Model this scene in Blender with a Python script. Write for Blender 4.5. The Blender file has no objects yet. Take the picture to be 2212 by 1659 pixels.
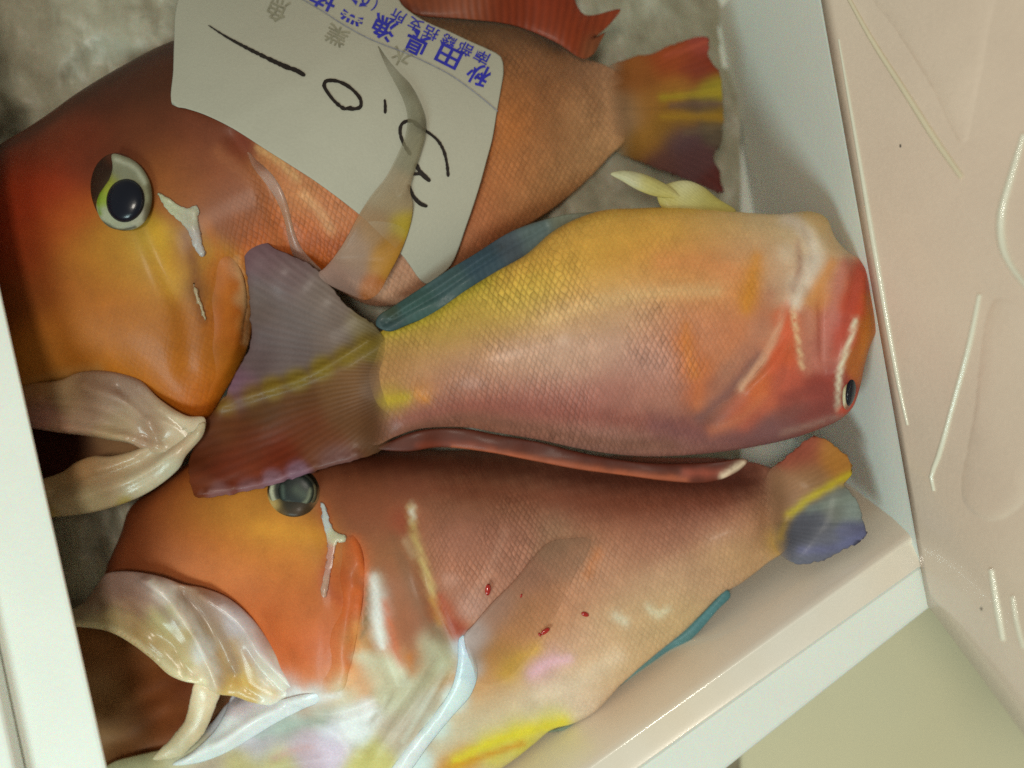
import bpy, bmesh, math, random
import numpy as np
from mathutils import Vector, geometry

# ------------------------------------------------------------------ camera, world, lights, exposure
scene = bpy.context.scene
COL = scene.collection
H = 0.50                       # camera height over the plane z = 0 of the fish
FW = 0.54                      # metres of that plane across the frame
CX, CY = 1106.0, 829.5
S = FW / 2212.0
cam_d = bpy.data.cameras.new("camera")
cam_d.sensor_width = 36.0
cam_d.lens = 18.0 / (FW / 2 / H)
cam_d.clip_start = 0.01
cam_d.clip_end = 50
cam_d.dof.use_dof = True
cam_d.dof.focus_distance = H - 0.03
cam_d.dof.aperture_fstop = 2.4
cam = bpy.data.objects.new("camera", cam_d)
COL.objects.link(cam)
cam.location = (0, 0, H)
scene.camera = cam

world = bpy.data.worlds.new("World")
scene.world = world
world.use_nodes = True
bg = world.node_tree.nodes["Background"]
bg.inputs[0].default_value = (1.0, 0.94, 0.76, 1)
bg.inputs[1].default_value = 0.26

def area(name, loc, target, size, power, color):
    l = bpy.data.lights.new(name, 'AREA')
    l.shape = 'DISK'
    l.size = size
    l.energy = power
    l.color = color
    o = bpy.data.objects.new(name, l)
    COL.objects.link(o)
    o.location = loc
    o.rotation_euler = (Vector(target) - Vector(loc)).to_track_quat('-Z', 'Y').to_euler()
    return o

area("ceiling_lamp", (-0.12, 0.0, 1.1), (0.05, -0.05, 0), 0.2, 3.7, (1.0, 0.93, 0.80))
area("window_light", (-0.40, -0.62, 0.80), (0.08, -0.10, 0), 0.35, 5.0, (0.74, 1.0, 1.0))

scene.view_settings.view_transform = 'Standard'
scene.view_settings.look = 'None'
scene.view_settings.gamma = 1.0
scene.view_settings.exposure = 0.0
scene.view_settings.use_curve_mapping = False
scene.cycles.use_denoising = False
scene.cycles.max_bounces = 8
scene.cycles.transparent_max_bounces = 12

SAT = [1.0]
ILL = [0.42]                   # light level the seen colours were noted under

# ------------------------------------------------------------------ helpers
def P(x, y, z):
    k = S * (H - z) / H
    return ((x - CX) * k, -(y - CY) * k, z)

def project(X, Y, Z):
    k = S * (H - Z) / H
    return X / k + CX, -Y / k + CY

def lin(c):
    c = np.asarray(c, float) / 255.0
    return np.where(c <= 0.04045, c / 12.92, ((c + 0.055) / 1.055) ** 2.4)

def albedo(c):
    v = lin(c)
    g = v @ np.array([0.25, 0.65, 0.10])
    return np.clip((v * SAT[0] + g * (1 - SAT[0])) / ILL[0], 0.004, 0.86)

def resample(pts, step, closed=True):
    p = np.array(pts, float)
    n = len(p)
    out = []
    rng = range(n) if closed else range(n - 1)
    for i in rng:
        if closed:
            p0, p1, p2, p3 = p[i - 1], p[i], p[(i + 1) % n], p[(i + 2) % n]
        else:
            p0, p1, p2, p3 = p[max(i - 1, 0)], p[i], p[i + 1], p[min(i + 2, n - 1)]
        # centripetal Catmull-Rom
        d1 = max(np.linalg.norm(p1 - p0), 1e-6) ** 0.5
        d2 = max(np.linalg.norm(p2 - p1), 1e-6) ** 0.5
        d3 = max(np.linalg.norm(p3 - p2), 1e-6) ** 0.5
        m1 = (p2 - p1) + d2 * ((p1 - p0) / d1 - (p2 - p0) / (d1 + d2)) if np.linalg.norm(p1 - p0) > 1e-6 else p2 - p1
        m2 = (p2 - p1) + d2 * ((p3 - p2) / d3 - (p3 - p1) / (d2 + d3)) if np.linalg.norm(p3 - p2) > 1e-6 else p2 - p1
        L = np.linalg.norm(p2 - p1)
        k = max(1, int(round(L / step)))
        for j in range(k):
            t = j / k
            h00 = 2 * t**3 - 3 * t**2 + 1
            h10 = t**3 - 2 * t**2 + t
            h01 = -2 * t**3 + 3 * t**2
            h11 = t**3 - t**2
            out.append(h00 * p1 + h10 * m1 + h01 * p2 + h11 * m2)
    if not closed:
        out.append(p[-1])
    return np.array(out)

def inside(poly, x, y):
    x = np.asarray(x, float); y = np.asarray(y, float)
    r = np.zeros(x.shape, bool)
    n = len(poly)
    j = n - 1
    for i in range(n):
        xi, yi = poly[i]; xj, yj = poly[j]
        if yi != yj:
            c = ((yi > y) != (yj > y)) & (x < (xj - xi) * (y - yi) / (yj - yi) + xi)
            r ^= c
        j = i
    return r

def seg_dist(poly, x, y, closed=True):
    x = np.asarray(x, float); y = np.asarray(y, float)
    best = np.full(x.shape, 1e18)
    n = len(poly)
    for i in range(n if closed else n - 1):
        ax, ay = poly[i]; bx, by = poly[(i + 1) % n]
        dx, dy = bx - ax, by - ay
        L2 = dx * dx + dy * dy + 1e-12
        t = np.clip(((x - ax) * dx + (y - ay) * dy) / L2, 0, 1)
        best = np.minimum(best, (x - ax - t * dx) ** 2 + (y - ay - t * dy) ** 2)
    return np.sqrt(best)

def idw(ctrl, x, y, p=2.4):
    if not isinstance(ctrl, (list, tuple)):
        return np.full(np.shape(x), float(ctrl))
    num = 0; den = 0
    for cx, cy, cz in ctrl:
        w = 1.0 / (((x - cx) ** 2 + (y - cy) ** 2 + 900.0) ** (p / 2))
        num = num + w * cz; den = den + w
    return num / den

class Field:
    """smoothly inflated height over an outline: a Poisson membrane"""
    def __init__(self, poly, step):
        self.poly = poly
        mn = poly.min(0) - 3 * step; mx = poly.max(0) + 3 * step
        g = max(step * 0.45, (mx - mn).max() / 260.0, 1.2)
        self.g = g; self.mn = mn
        nx = int((mx[0] - mn[0]) / g) + 2; ny = int((mx[1] - mn[1]) / g) + 2
        gx, gy = np.meshgrid(mn[0] + g * np.arange(nx), mn[1] + g * np.arange(ny))
        m = inside(poly, gx, gy)
        f = np.zeros((ny, nx))
        ii, jj = np.meshgrid(np.arange(nx), np.arange(ny))
        red = ((ii + jj) % 2 == 0) & m; blk = ((ii + jj) % 2 == 1) & m
        width = max(8, min(nx, ny))
        om = 2.0 / (1 + math.sin(math.pi / (width + 2)))
        its = int(4 * width) + 60
        for _ in range(its):
            for mask in (red, blk):
                nb = np.zeros_like(f)
                nb[1:-1, 1:-1] = 0.25 * (f[:-2, 1:-1] + f[2:, 1:-1] + f[1:-1, :-2] + f[1:-1, 2:] + 1.0)
                f[mask] += om * (nb[mask] - f[mask])
        f = np.maximum(f, 0)
        self.f = f / max(f.max(), 1e-9)

    def __call__(self, x, y):
        g = self.g
        fx = np.clip((x - self.mn[0]) / g, 0, self.f.shape[1] - 1.001)
        fy = np.clip((y - self.mn[1]) / g, 0, self.f.shape[0] - 1.001)
        i = fx.astype(int); j = fy.astype(int)
        a = fx - i; b = fy - j
        F = self.f
        v = F[j, i] * (1 - a) * (1 - b) + F[j, i + 1] * a * (1 - b) + F[j + 1, i] * (1 - a) * b + F[j + 1, i + 1] * a * b
        d = seg_dist(self.poly, x, y)
        ins = inside(self.poly, x, y)
        v = v * np.clip(d / (2.2 * g), 0, 1)
        return np.where(ins, v, 0.0)

def paint_cols(samples, base, x, y, aniso=None, strokes=()):
    n = len(x)
    if not samples:
        rgb = np.tile(albedo(base), (n, 1))
    else:
        num = np.zeros((n, 3)); den = np.zeros(n)
        for s in samples:
            sx, sy, c = s[0], s[1], s[2]
            r = s[3] if len(s) > 3 else 38.0
            dx, dy = x - sx, y - sy
            if aniso and len(s) < 4:
                ca, sa = math.cos(math.radians(aniso[0])), math.sin(math.radians(aniso[0]))
                u = (dx * ca + dy * sa) * aniso[1]; v = -dx * sa + dy * ca
                d2 = u * u + v * v
            else:
                d2 = dx * dx + dy * dy
            w = np.exp(-d2 / (2 * r * r)) * (40.0 / r) + 1e-5 * 2500 / (d2 + 400)
            num += w[:, None] * albedo(c)[None]
            den += w
        rgb = num / den[:, None]
    for st in strokes:
        line, w, c = st[0], st[1], st[2]
        k = st[3] if len(st) > 3 else 0.85
        ln = resample(line, 12, False)
        # uneven edge: the width wanders along the stroke
        dd = seg_dist(ln, x, y, False) + 0.18 * w * np.sin(x / 9.0 + y / 13.0) * np.sin(y / 7.0 - x / 17.0)
        a = k * np.exp(-(np.maximum(dd, 0) / w) ** 2)
        rgb = rgb * (1 - a[:, None]) + albedo(c)[None] * a[:, None]
    return rgb

def set_attr(me, name, kind, arr):
    a = me.attributes.new(name, kind, 'POINT')
    key = 'color' if kind == 'FLOAT_COLOR' else ('vector' if kind == 'FLOAT_VECTOR' else 'value')
    a.data.foreach_set(key, np.ascontiguousarray(arr, dtype=np.float32).ravel())

def link(name, me, mat, parent):
    o = bpy.data.objects.new(name, me)
    COL.objects.link(o)
    if mat is not None:
        me.materials.append(mat)
    if parent is not None:
        o.parent = parent
    return o

def polyline_coords(line, x, y):
    """arclength along, signed distance across"""
    best = np.full(x.shape, 1e18); s = np.zeros_like(x); t = np.zeros_like(x)
    acc = 0.0
    for i in range(len(line) - 1):
        ax, ay = line[i]; bx, by = line[i + 1]
        dx, dy = bx - ax, by - ay
        L = math.hypot(dx, dy)
        u = ((x - ax) * dx + (y - ay) * dy) / (L * L)
        lo = -1e9 if i == 0 else 0; hi = 1e9 if i == len(line) - 2 else 1
        uc = np.clip(u, lo, hi)
        ex = x - ax - uc * dx; ey = y - ay - uc * dy
        d2 = ex * ex + ey * ey
        side = (dx * (y - ay) - dy * (x - ax)) / L
        m = d2 < best
        best = np.where(m, d2, best)
        s = np.where(m, acc + uc * L, s)
        t = np.where(m, side, t)
        acc += L
    return s, t

def patch(name, outline, base, h, mat, parent, step=14, p=0.5, under=0.7, col=(150, 100, 60), paint=None,
          ridges=(), axis=None, cell=(12, 25), mask=None, fan=None, alpha=None, drape=None, off=0.0, curve=True,
          wob=0.0, seed=1, hmul=1.0, ragged=0.0, aniso=None, strokes=(), fade=None):
    """closed organic solid over a traced outline; base gives the height of its middle plane"""
    poly = resample(outline, step) if curve else np.array(outline, float)
    if not curve:
        poly = np.concatenate([np.linspace(poly[i], poly[(i + 1) % len(poly)], max(1, int(np.linalg.norm(poly[(i + 1) % len(poly)] - poly[i]) / step)), endpoint=False) for i in range(len(poly))])
    if ragged:
        rr = np.random.RandomState(int(abs(poly[0][0] * 7 + poly[0][1])) % 9999)
        poly = poly + rr.normal(0, ragged, poly.shape)
    fld = Field(poly, step)
    nb = len(poly)
    mn = poly.min(0); mx = poly.max(0)
    pts = [tuple(q) for q in poly]
    # rings just inside the edge
    prv = np.roll(poly, 1, 0); nxt = np.roll(poly, -1, 0)
    tan = nxt - prv
    tan /= np.maximum(np.linalg.norm(tan, axis=1), 1e-6)[:, None]
    nor = np.stack([-tan[:, 1], tan[:, 0]], 1)
    area2 = np.sum(poly[:, 0] * nxt[:, 1] - nxt[:, 0] * poly[:, 1])
    if area2 < 0:
        nor = -nor
    for offr in (0.16, 0.5, 1.05):
        q = poly + nor * offr * step
        ok = inside(poly, q[:, 0], q[:, 1]) & (seg_dist(poly, q[:, 0], q[:, 1]) > offr * step * 0.9)
        pts += [tuple(v) for v in q[ok]]
    rows = int((mx[1] - mn[1]) / (step * 0.87)) + 1
    gx = []
    for r in range(rows + 1):
        yy = mn[1] + r * step * 0.87
        xs = np.arange(mn[0] + (step / 2 if r % 2 else 0), mx[0] + step, step)
        gx.append(np.stack([xs, np.full_like(xs, yy)], 1))
    gx = np.concatenate(gx)
    ok = inside(poly, gx[:, 0], gx[:, 1]) & (seg_dist(poly, gx[:, 0], gx[:, 1]) > 1.6 * step)
    pts += [tuple(v) for v in gx[ok]]
    vs, es, fs, _, _, _ = geometry.delaunay_2d_cdt([Vector(v) for v in pts], [], [list(range(nb))], 1, 1e-4)
    V = np.array([(v.x, v.y) for v in vs])
    x, y = V[:, 0], V[:, 1]
    f = fld(x, y)
    d_edge = seg_dist(poly, x, y)
    f = np.where(d_edge < 1e-3, 0, f)
    prof = f ** p
    dz = h * prof * idw(hmul, x, y, 3.0)
    for rd in ridges:
        line, w, amp = rd[0], rd[1], rd[2]
        dd = seg_dist(resample(line, step, False), x, y, False)
        dz = dz + amp * np.exp(-dd ** 2 / (2 * w * w)) * np.clip(d_edge / (step * 1.2), 0, 1)
    if wob:
        r_ = np.random.RandomState(seed)
        for _ in range(7):
            a = r_.uniform(0, 6.28); wl = r_.uniform(60, 200)
            dz = dz + wob / 3 * np.sin((x * math.cos(a) + y * math.sin(a)) / wl * 6.28 + r_.uniform(0, 6.28)) * np.clip(d_edge / (step * 2), 0, 1)
    if drape is not None:
        zb = drape(x, y) + idw(off, x, y, 3.0)
        zt = zb + dz
        top = np.stack(P(x, y, zt), 1)
        zl = zb - under * h * prof
        bot = np.stack(P(x, y, zl), 1)
    else:
        zb = idw(base, x, y)
        X, Y, _ = P(x, y, zb)
        top = np.stack([X, Y, zb + dz], 1)
        bot = np.stack([X, Y, zb - under * h * prof * idw(hmul, x, y, 3.0)], 1)
    n = len(x)
    edge = f <= 0
    idx_b = np.full(n, -1); cnt = n; extra = []
    for i in range(n):
        if edge[i]:
            idx_b[i] = i
        else:
            idx_b[i] = cnt; cnt += 1; extra.append(i)
    co = np.concatenate([top, bot[extra]]) if extra else top
    src = np.concatenate([np.arange(n), np.array(extra, int)])
    faces = [tuple(q) for q in fs]
    fb = [tuple(int(idx_b[i]) for i in reversed(q)) for q in fs]
    fb = [q for q, t in zip(fb, fs) if not all(edge[i] for i in t)]
    me = bpy.data.meshes.new(name)
    me.from_pydata([tuple(v) for v in co], [], faces + fb)
    bm = bmesh.new(); bm.from_mesh(me)
    bmesh.ops.recalc_face_normals(bm, faces=bm.faces)
    bm.to_mesh(me); bm.free()
    me.polygons.foreach_set('use_smooth', [True] * len(me.polygons))
    me.update()
    px, py = project(co[:, 0], co[:, 1], co[:, 2])
    px, py = px[:], py[:]
    px[n:] = px[:n][src[n:]]; py[n:] = py[:n][src[n:]]
    rgb = paint_cols(paint, col, px, py, aniso, strokes)
    al = np.ones(len(co)) if alpha is None else np.clip(idw(alpha, px, py), 0, 1)
    if fade is not None:
        (ax, ay), (bx, by) = fade
        tt = np.clip(((px - ax) * (bx - ax) + (py - ay) * (by - ay)) / ((bx - ax) ** 2 + (by - ay) ** 2), 0, 1)
        al = al * tt * tt * (3 - 2 * tt)
    set_attr(me, 'col', 'FLOAT_COLOR', np.concatenate([rgb, al[:, None]], 1))
    if axis is not None:
        s, t = polyline_coords(resample(axis, 60, False), px, py)
        mk = np.ones(len(co)) if mask is None else np.clip(idw(mask, px, py, 3.2), 0, 1)
        set_attr(me, 'scl', 'FLOAT_VECTOR', np.stack([s / cell[0], t / cell[1], mk], 1))
    if fan is not None:
        (ox, oy), nrays, amt = fan
        ang = np.arctan2(py - oy, px - ox) % (2 * math.pi)
        set_attr(me, 'scl', 'FLOAT_VECTOR', np.stack([ang / (2 * math.pi) * nrays, np.hypot(px - ox, py - oy) / 100, np.full(len(co), amt)], 1))
    o = link(name, me, mat, parent)

    def topz(qx, qy):
        qx = np.asarray(qx, float); qy = np.asarray(qy, float)
        z = idw(base, qx, qy)
        for _ in range(4):
            b = idw(base, qx, qy)
            ax = CX + (qx - CX) * (H - z) / (H - b); ay = CY + (qy - CY) * (H - z) / (H - b)
            bz = idw(base, ax, ay)
            zz = h * fld(ax, ay) ** p * idw(hmul, ax, ay, 3.0)
            dE = seg_dist(poly, ax, ay)
            for rd in ridges:
                dd = seg_dist(resample(rd[0], step, False), ax, ay, False)
                zz = zz + rd[2] * np.exp(-dd ** 2 / (2 * rd[1] ** 2)) * np.clip(dE / (step * 1.2), 0, 1)
            z = bz + zz
        return z
    return o, topz

def tube(name, pts, r, mat, parent, res=8, closed=False):
    """round bar through 3-D points"""
    cu = bpy.data.curves.new(name, 'CURVE'); cu.dimensions = '3D'
    sp = cu.splines.new('POLY'); sp.points.add(len(pts) - 1)
    for i, q in enumerate(pts):
        sp.points[i].co = (*q[:3], 1)
        sp.points[i].radius = q[3] if len(q) > 3 else 1.0
    cu.bevel_depth = r; cu.bevel_resolution = 3; cu.use_fill_caps = True
    tmp = bpy.data.objects.new("tmp", cu); COL.objects.link(tmp)
    dg = bpy.context.evaluated_depsgraph_get()
    me = bpy.data.meshes.new_from_object(tmp.evaluated_get(dg))
    me.name = name
    bpy.data.objects.remove(tmp); bpy.data.curves.remove(cu)
    me.polygons.foreach_set('use_smooth', [True] * len(me.polygons))
    me.materials.clear()
    return link(name, me, mat, parent)

def prism(name, top, bot, mat, parent, bevel=0.003, sub=0):
    """solid between two loops of 3-D points"""
    n = len(top)
    bm = bmesh.new()
    a = [bm.verts.new(q) for q in top]; b = [bm.verts.new(q) for q in bot]
    bm.faces.new(a); bm.faces.new(list(reversed(b)))
    for i in range(n):
        bm.faces.new((a[i], b[i], b[(i + 1) % n], a[(i + 1) % n]))
    bmesh.ops.recalc_face_normals(bm, faces=bm.faces)
    if bevel:
        bmesh.ops.bevel(bm, geom=list(bm.edges), offset=bevel, segments=3, profile=0.5, affect='EDGES')
    me = bpy.data.meshes.new(name)
    bm.to_mesh(me); bm.free()
    return link(name, me, mat, parent)

def thing(name, label, cat, group=None, loc=(0, 0, 0)):
    o = bpy.data.objects.new(name, None)
    COL.objects.link(o)
    o['label'] = label; o['category'] = cat
    if group:
        o['group'] = group
    o.empty_display_size = 0.02
    return o

# ------------------------------------------------------------------ materials
def new_mat(name):
    m = bpy.data.materials.new(name); m.use_nodes = True
    nt = m.node_tree
    return m, nt, nt.nodes, nt.links, nt.nodes["Principled BSDF"]

def math_node(N, L, op, a, b=None, clamp=False):
    n = N.new('ShaderNodeMath'); n.operation = op; n.use_clamp = clamp
    for i, v in enumerate((a, b)):
        if v is None: continue
        if isinstance(v, (int, float)): n.inputs[i].default_value = v
        else: L.new(v, n.inputs[i])
    return n.outputs[0]

def noise(N, L, scale, detail=3, rough=0.6, vec=None):
    n = N.new('ShaderNodeTexNoise'); n.inputs['Scale'].default_value = scale
    n.inputs['Detail'].default_value = detail; n.inputs['Roughness'].default_value = rough
    if vec is None:
        tc = N.new('ShaderNodeTexCoord'); vec = tc.outputs['Object']
    L.new(vec, n.inputs['Vector'])
    return n.outputs['Fac']

def ramp(N, L, fac, stops):
    r = N.new('ShaderNodeValToRGB')
    e = r.color_ramp.elements
    while len(e) < len(stops): e.new(0.5)
    for el, (pos, c) in zip(e, stops):
        el.position = pos; el.color = (*c, 1) if len(c) == 3 else c
    L.new(fac, r.inputs[0])
    return r.outputs[0]

def mul_col(N, L, col, fac_val):
    m = N.new('ShaderNodeMix'); m.data_type = 'RGBA'; m.blend_type = 'MULTIPLY'
    m.inputs[0].default_value = 1.0
    L.new(col, m.inputs[6])
    c = N.new('ShaderNodeCombineColor')
    for i in range(3): L.new(fac_val, c.inputs[i])
    L.new(c.outputs[0], m.inputs[7])
    return m.outputs[2]

def skin_material(name, scales=True, rays=False, rough=0.46, sss=0.10, bump=0.3, coat=0.05, transp=False, speck=0.16):
    m, nt, N, L, B = new_mat(name)
    at = N.new('ShaderNodeAttribute'); at.attribute_name = 'col'
    colr = at.outputs['Color']
    n1 = noise(N, L, 900, 2, 0.7)
    n2 = noise(N, L, 90, 4, 0.6)
    v = math_node(N, L, 'ADD', math_node(N, L, 'MULTIPLY', math_node(N, L, 'SUBTRACT', n1, 0.5), speck * 2.2),
                  math_node(N, L, 'MULTIPLY', math_node(N, L, 'SUBTRACT', n2, 0.5), 0.42))
    v = math_node(N, L, 'ADD', v, 1.0)
    height = math_node(N, L, 'MULTIPLY', n2, 0.35)
    height = math_node(N, L, 'ADD', height, math_node(N, L, 'MULTIPLY', n1, 0.10))
    if scales or rays:
        sa = N.new('ShaderNodeAttribute'); sa.attribute_name = 'scl'
        sp = N.new('ShaderNodeSeparateXYZ'); L.new(sa.outputs['Vector'], sp.inputs[0])
    if scales:
        s, t, mk = sp.outputs
        wob = math_node(N, L, 'MULTIPLY', math_node(N, L, 'SUBTRACT', noise(N, L, 140, 2, 0.5), 0.5), 0.9)
        s = math_node(N, L, 'ADD', s, wob)
        a = math_node(N, L, 'ABSOLUTE', math_node(N, L, 'SINE', math_node(N, L, 'MULTIPLY', math_node(N, L, 'ADD', s, t), math.pi)))
        b = math_node(N, L, 'ABSOLUTE', math_node(N, L, 'SINE', math_node(N, L, 'MULTIPLY', math_node(N, L, 'SUBTRACT', s, t), math.pi)))
        lat = math_node(N, L, 'POWER', math_node(N, L, 'MULTIPLY', a, b), 0.55)
        patchy = ramp(N, L, noise(N, L, 28, 3, 0.6), [(0.34, (0.08,) * 3), (0.62, (1,) * 3)])
        rgbw = N.new('ShaderNodeRGBToBW'); L.new(patchy, rgbw.inputs[0])
        amt = math_node(N, L, 'MULTIPLY', mk, rgbw.outputs[0])
        latm = math_node(N, L, 'MULTIPLY', math_node(N, L, 'SUBTRACT', lat, 0.55), amt)
        cid = N.new('ShaderNodeCombineXYZ')
        L.new(math_node(N, L, 'FLOOR', math_node(N, L, 'ADD', s, t)), cid.inputs[0]); L.new(math_node(N, L, 'FLOOR', math_node(N, L, 'SUBTRACT', s, t)), cid.inputs[1])
        wn = N.new('ShaderNodeTexWhiteNoise'); wn.noise_dimensions = '2D'; L.new(cid.outputs[0], wn.inputs['Vector'])
        rnd = math_node(N, L, 'MULTIPLY', math_node(N, L, 'SUBTRACT', wn.outputs['Value'], 0.5), amt)
        v = math_node(N, L, 'ADD', v, math_node(N, L, 'MULTIPLY', rnd, 0.34))
        height = math_node(N, L, 'ADD', height, math_node(N, L, 'MULTIPLY', rnd, 0.5))
        v = math_node(N, L, 'ADD', v, math_node(N, L, 'MULTIPLY', latm, 0.52))
        height = math_node(N, L, 'ADD', height, math_node(N, L, 'MULTIPLY', latm, 0.8))
    if rays:
        s, t, mk = sp.outputs
        wob = math_node(N, L, 'MULTIPLY', noise(N, L, 18, 2, 0.5), 2.2)
        ry = math_node(N, L, 'SINE', math_node(N, L, 'MULTIPLY', math_node(N, L, 'ADD', s, wob), 2 * math.pi))
        ry = math_node(N, L, 'MULTIPLY', math_node(N, L, 'MULTIPLY', ry, mk), noise(N, L, 35, 3, 0.6))
        v = math_node(N, L, 'ADD', v, math_node(N, L, 'MULTIPLY', ry, 0.12))
        height = math_node(N, L, 'ADD', height, math_node(N, L, 'MULTIPLY', ry, 0.16))
    L.new(mul_col(N, L, colr, v), B.inputs['Base Color'])
    bp = N.new('ShaderNodeBump'); bp.inputs['Strength'].default_value = bump; bp.inputs['Distance'].default_value = 0.0012
    L.new(height, bp.inputs['Height']); L.new(bp.outputs[0], B.inputs['Normal'])
    B.inputs['Roughness'].default_value = rough
    B.inputs['Specular IOR Level'].default_value = 0.22
    B.inputs['Coat Weight'].default_value = coat
    B.inputs['Coat Roughness'].default_value = 0.16
    B.inputs['Subsurface Weight'].default_value = sss
    B.inputs['Subsurface Radius'].default_value = (1.0, 0.5, 0.3)
    B.inputs['Subsurface Scale'].default_value = 0.004
    if transp:
        L.new(at.outputs['Alpha'], B.inputs['Alpha'])
    return m

M_SKIN = skin_material('scaly_skin')
M_HEAD = skin_material('smooth_skin', scales=False, rough=0.44, coat=0.05)
M_JAW = skin_material('jaw_membrane', scales=False, rough=0.36, sss=0.35, coat=0.3, bump=0.6, speck=0.12)
M_FIN = skin_material('fin_membrane', scales=False, rays=True, rough=0.46, sss=0.0, coat=0.04, bump=0.4, transp=True)
M_MOUTH = skin_material('mouth_lining', scales=False, rough=0.65, sss=0.0, coat=0.0, bump=0.6)

def plain(name, rgb, rough=0.5, spec=0.4, coat=0.0, mott=0.12, nscale=60, bump=0.1, fine=700, sss=0.0, warm=None):
    m, nt, N, L, B = new_mat(name)
    n1 = noise(N, L, nscale, 4, 0.6); n2 = noise(N, L, fine, 2, 0.6)
    v = math_node(N, L, 'ADD', math_node(N, L, 'MULTIPLY', math_node(N, L, 'SUBTRACT', n1, 0.5), mott * 2),
                  math_node(N, L, 'MULTIPLY', math_node(N, L, 'SUBTRACT', n2, 0.5), mott * 1.2))
    v = math_node(N, L, 'ADD', v, 1.0)
    rgbn = N.new('ShaderNodeRGB'); rgbn.outputs[0].default_value = (*rgb, 1)
    c = rgbn.outputs[0]
    if warm is not None:
        c = ramp(N, L, noise(N, L, nscale * 0.25, 3, 0.5), [(0.35, rgb), (0.65, warm)])
    L.new(mul_col(N, L, c, v), B.inputs['Base Color'])
    bp = N.new('ShaderNodeBump'); bp.inputs['Strength'].default_value = bump; bp.inputs['Distance'].default_value = 0.001
    hh = math_node(N, L, 'ADD', n1, math_node(N, L, 'MULTIPLY', n2, 0.3))
    if 'foam' in name and 'wet' not in name:
        vo = N.new('ShaderNodeTexVoronoi'); vo.inputs['Scale'].default_value = 330
        tc = N.new('ShaderNodeTexCoord'); L.new(tc.outputs['Object'], vo.inputs['Vector'])
        hh = math_node(N, L, 'SUBTRACT', hh, math_node(N, L, 'MULTIPLY', vo.outputs['Distance'], 0.5))
    L.new(hh, bp.inputs['Height'])
    L.new(bp.outputs[0], B.inputs['Normal'])
    B.inputs['Roughness'].default_value = rough
    B.inputs['Specular IOR Level'].default_value = spec
    B.inputs['Coat Weight'].default_value = coat
    B.inputs['Subsurface Weight'].default_value = sss
    B.inputs['Subsurface Scale'].default_value = 0.008
    return m

M_FOAM = plain('white_foam', (0.83, 0.84, 0.77), 0.5, 0.35, mott=0.05, nscale=25, bump=0.12, sss=0.22)
M_FOAMIN = plain('wet_foam_inside', (0.86, 0.71, 0.55), 0.22, 0.5, coat=0.7, mott=0.05, nscale=40, bump=0.06, warm=(0.84, 0.76, 0.66))  # warm base colour holds the orange reflection of the fish
M_PINK = plain('beige_foam', (0.77, 0.59, 0.47), 0.28, 0.5, coat=0.35, mott=0.12, nscale=16, bump=0.12, warm=(0.72, 0.59, 0.47))
M_RIBF = plain('faint_foam_rib', (0.74, 0.64, 0.46), 0.35, 0.45, coat=0.15, mott=0.06)  # beige tone paints the fainter shine on a moulded ridge
M_RIB = plain('foam_rib', (0.78, 0.74, 0.60), 0.25, 0.5, coat=0.5, mott=0.06)  # pale base colour paints the shine on the moulded ridges
M_TABLE = plain('olive_table', (0.80, 0.71, 0.46), 0.45, 0.3, mott=0.07, nscale=9, bump=0.1, warm=(0.66, 0.65, 0.48))
M_PAPER = plain('paper', (0.49, 0.455, 0.365), 0.6, 0.25, mott=0.11, nscale=18, bump=0.3, warm=(0.44, 0.43, 0.345))
M_BLUE = plain('blue_ink', (0.035, 0.035, 0.42), 0.5, 0.3, mott=0.5, nscale=300)
M_BLACK = plain('marker_ink', (0.018, 0.012, 0.010), 0.45, 0.3, mott=0.5, nscale=200)
M_GREY = plain('grey_ink', (0.30, 0.28, 0.20), 0.6, 0.3, mott=0.5, nscale=250)
M_LINE = plain('ruled_line_ink', (0.27, 0.27, 0.32), 0.6, 0.3, mott=0.5, nscale=250)
M_PUPIL = plain('pupil', (0.004, 0.006, 0.014), 0.25, 0.3, coat=0.15, mott=0.1)
M_SPECK = plain('dark_speck', (0.03, 0.025, 0.02), 0.5)
M_BLOOD = plain('blood', (0.42, 0.015, 0.010), 0.2, 0.5, coat=0.6, mott=0.2, nscale=300)

def ice_material():
    m, nt, N, L, B = new_mat('crushed_ice')
    n1 = noise(N, L, 38, 6, 0.65); n2 = noise(N, L, 150, 4, 0.6)
    vo = N.new('ShaderNodeTexVoronoi'); vo.inputs['Scale'].default_value = 45; vo.feature = 'F1'
    tc = N.new('ShaderNodeTexCoord'); L.new(tc.outputs['Object'], vo.inputs['Vector'])
    c = ramp(N, L, n1, [(0.30, (0.33, 0.29, 0.21)), (0.50, (0.42, 0.39, 0.29)), (0.60, (0.46, 0.43, 0.33)), (0.68, (0.60, 0.58, 0.48))])
    L.new(c, B.inputs['Base Color'])
    h = math_node(N, L, 'ADD', math_node(N, L, 'MULTIPLY', n2, 0.4), math_node(N, L, 'MULTIPLY', vo.outputs['Distance'], 0.7))
    bp = N.new('ShaderNodeBump'); bp.inputs['Strength'].default_value = 0.45; bp.inputs['Distance'].default_value = 0.003
    L.new(h, bp.inputs['Height']); L.new(bp.outputs[0], B.inputs['Normal'])
    B.inputs['Roughness'].default_value = 0.48
    B.inputs['Subsurface Weight'].default_value = 0.15
    B.inputs['Subsurface Scale'].default_value = 0.006
    return m
M_ICE = ice_material()

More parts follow.
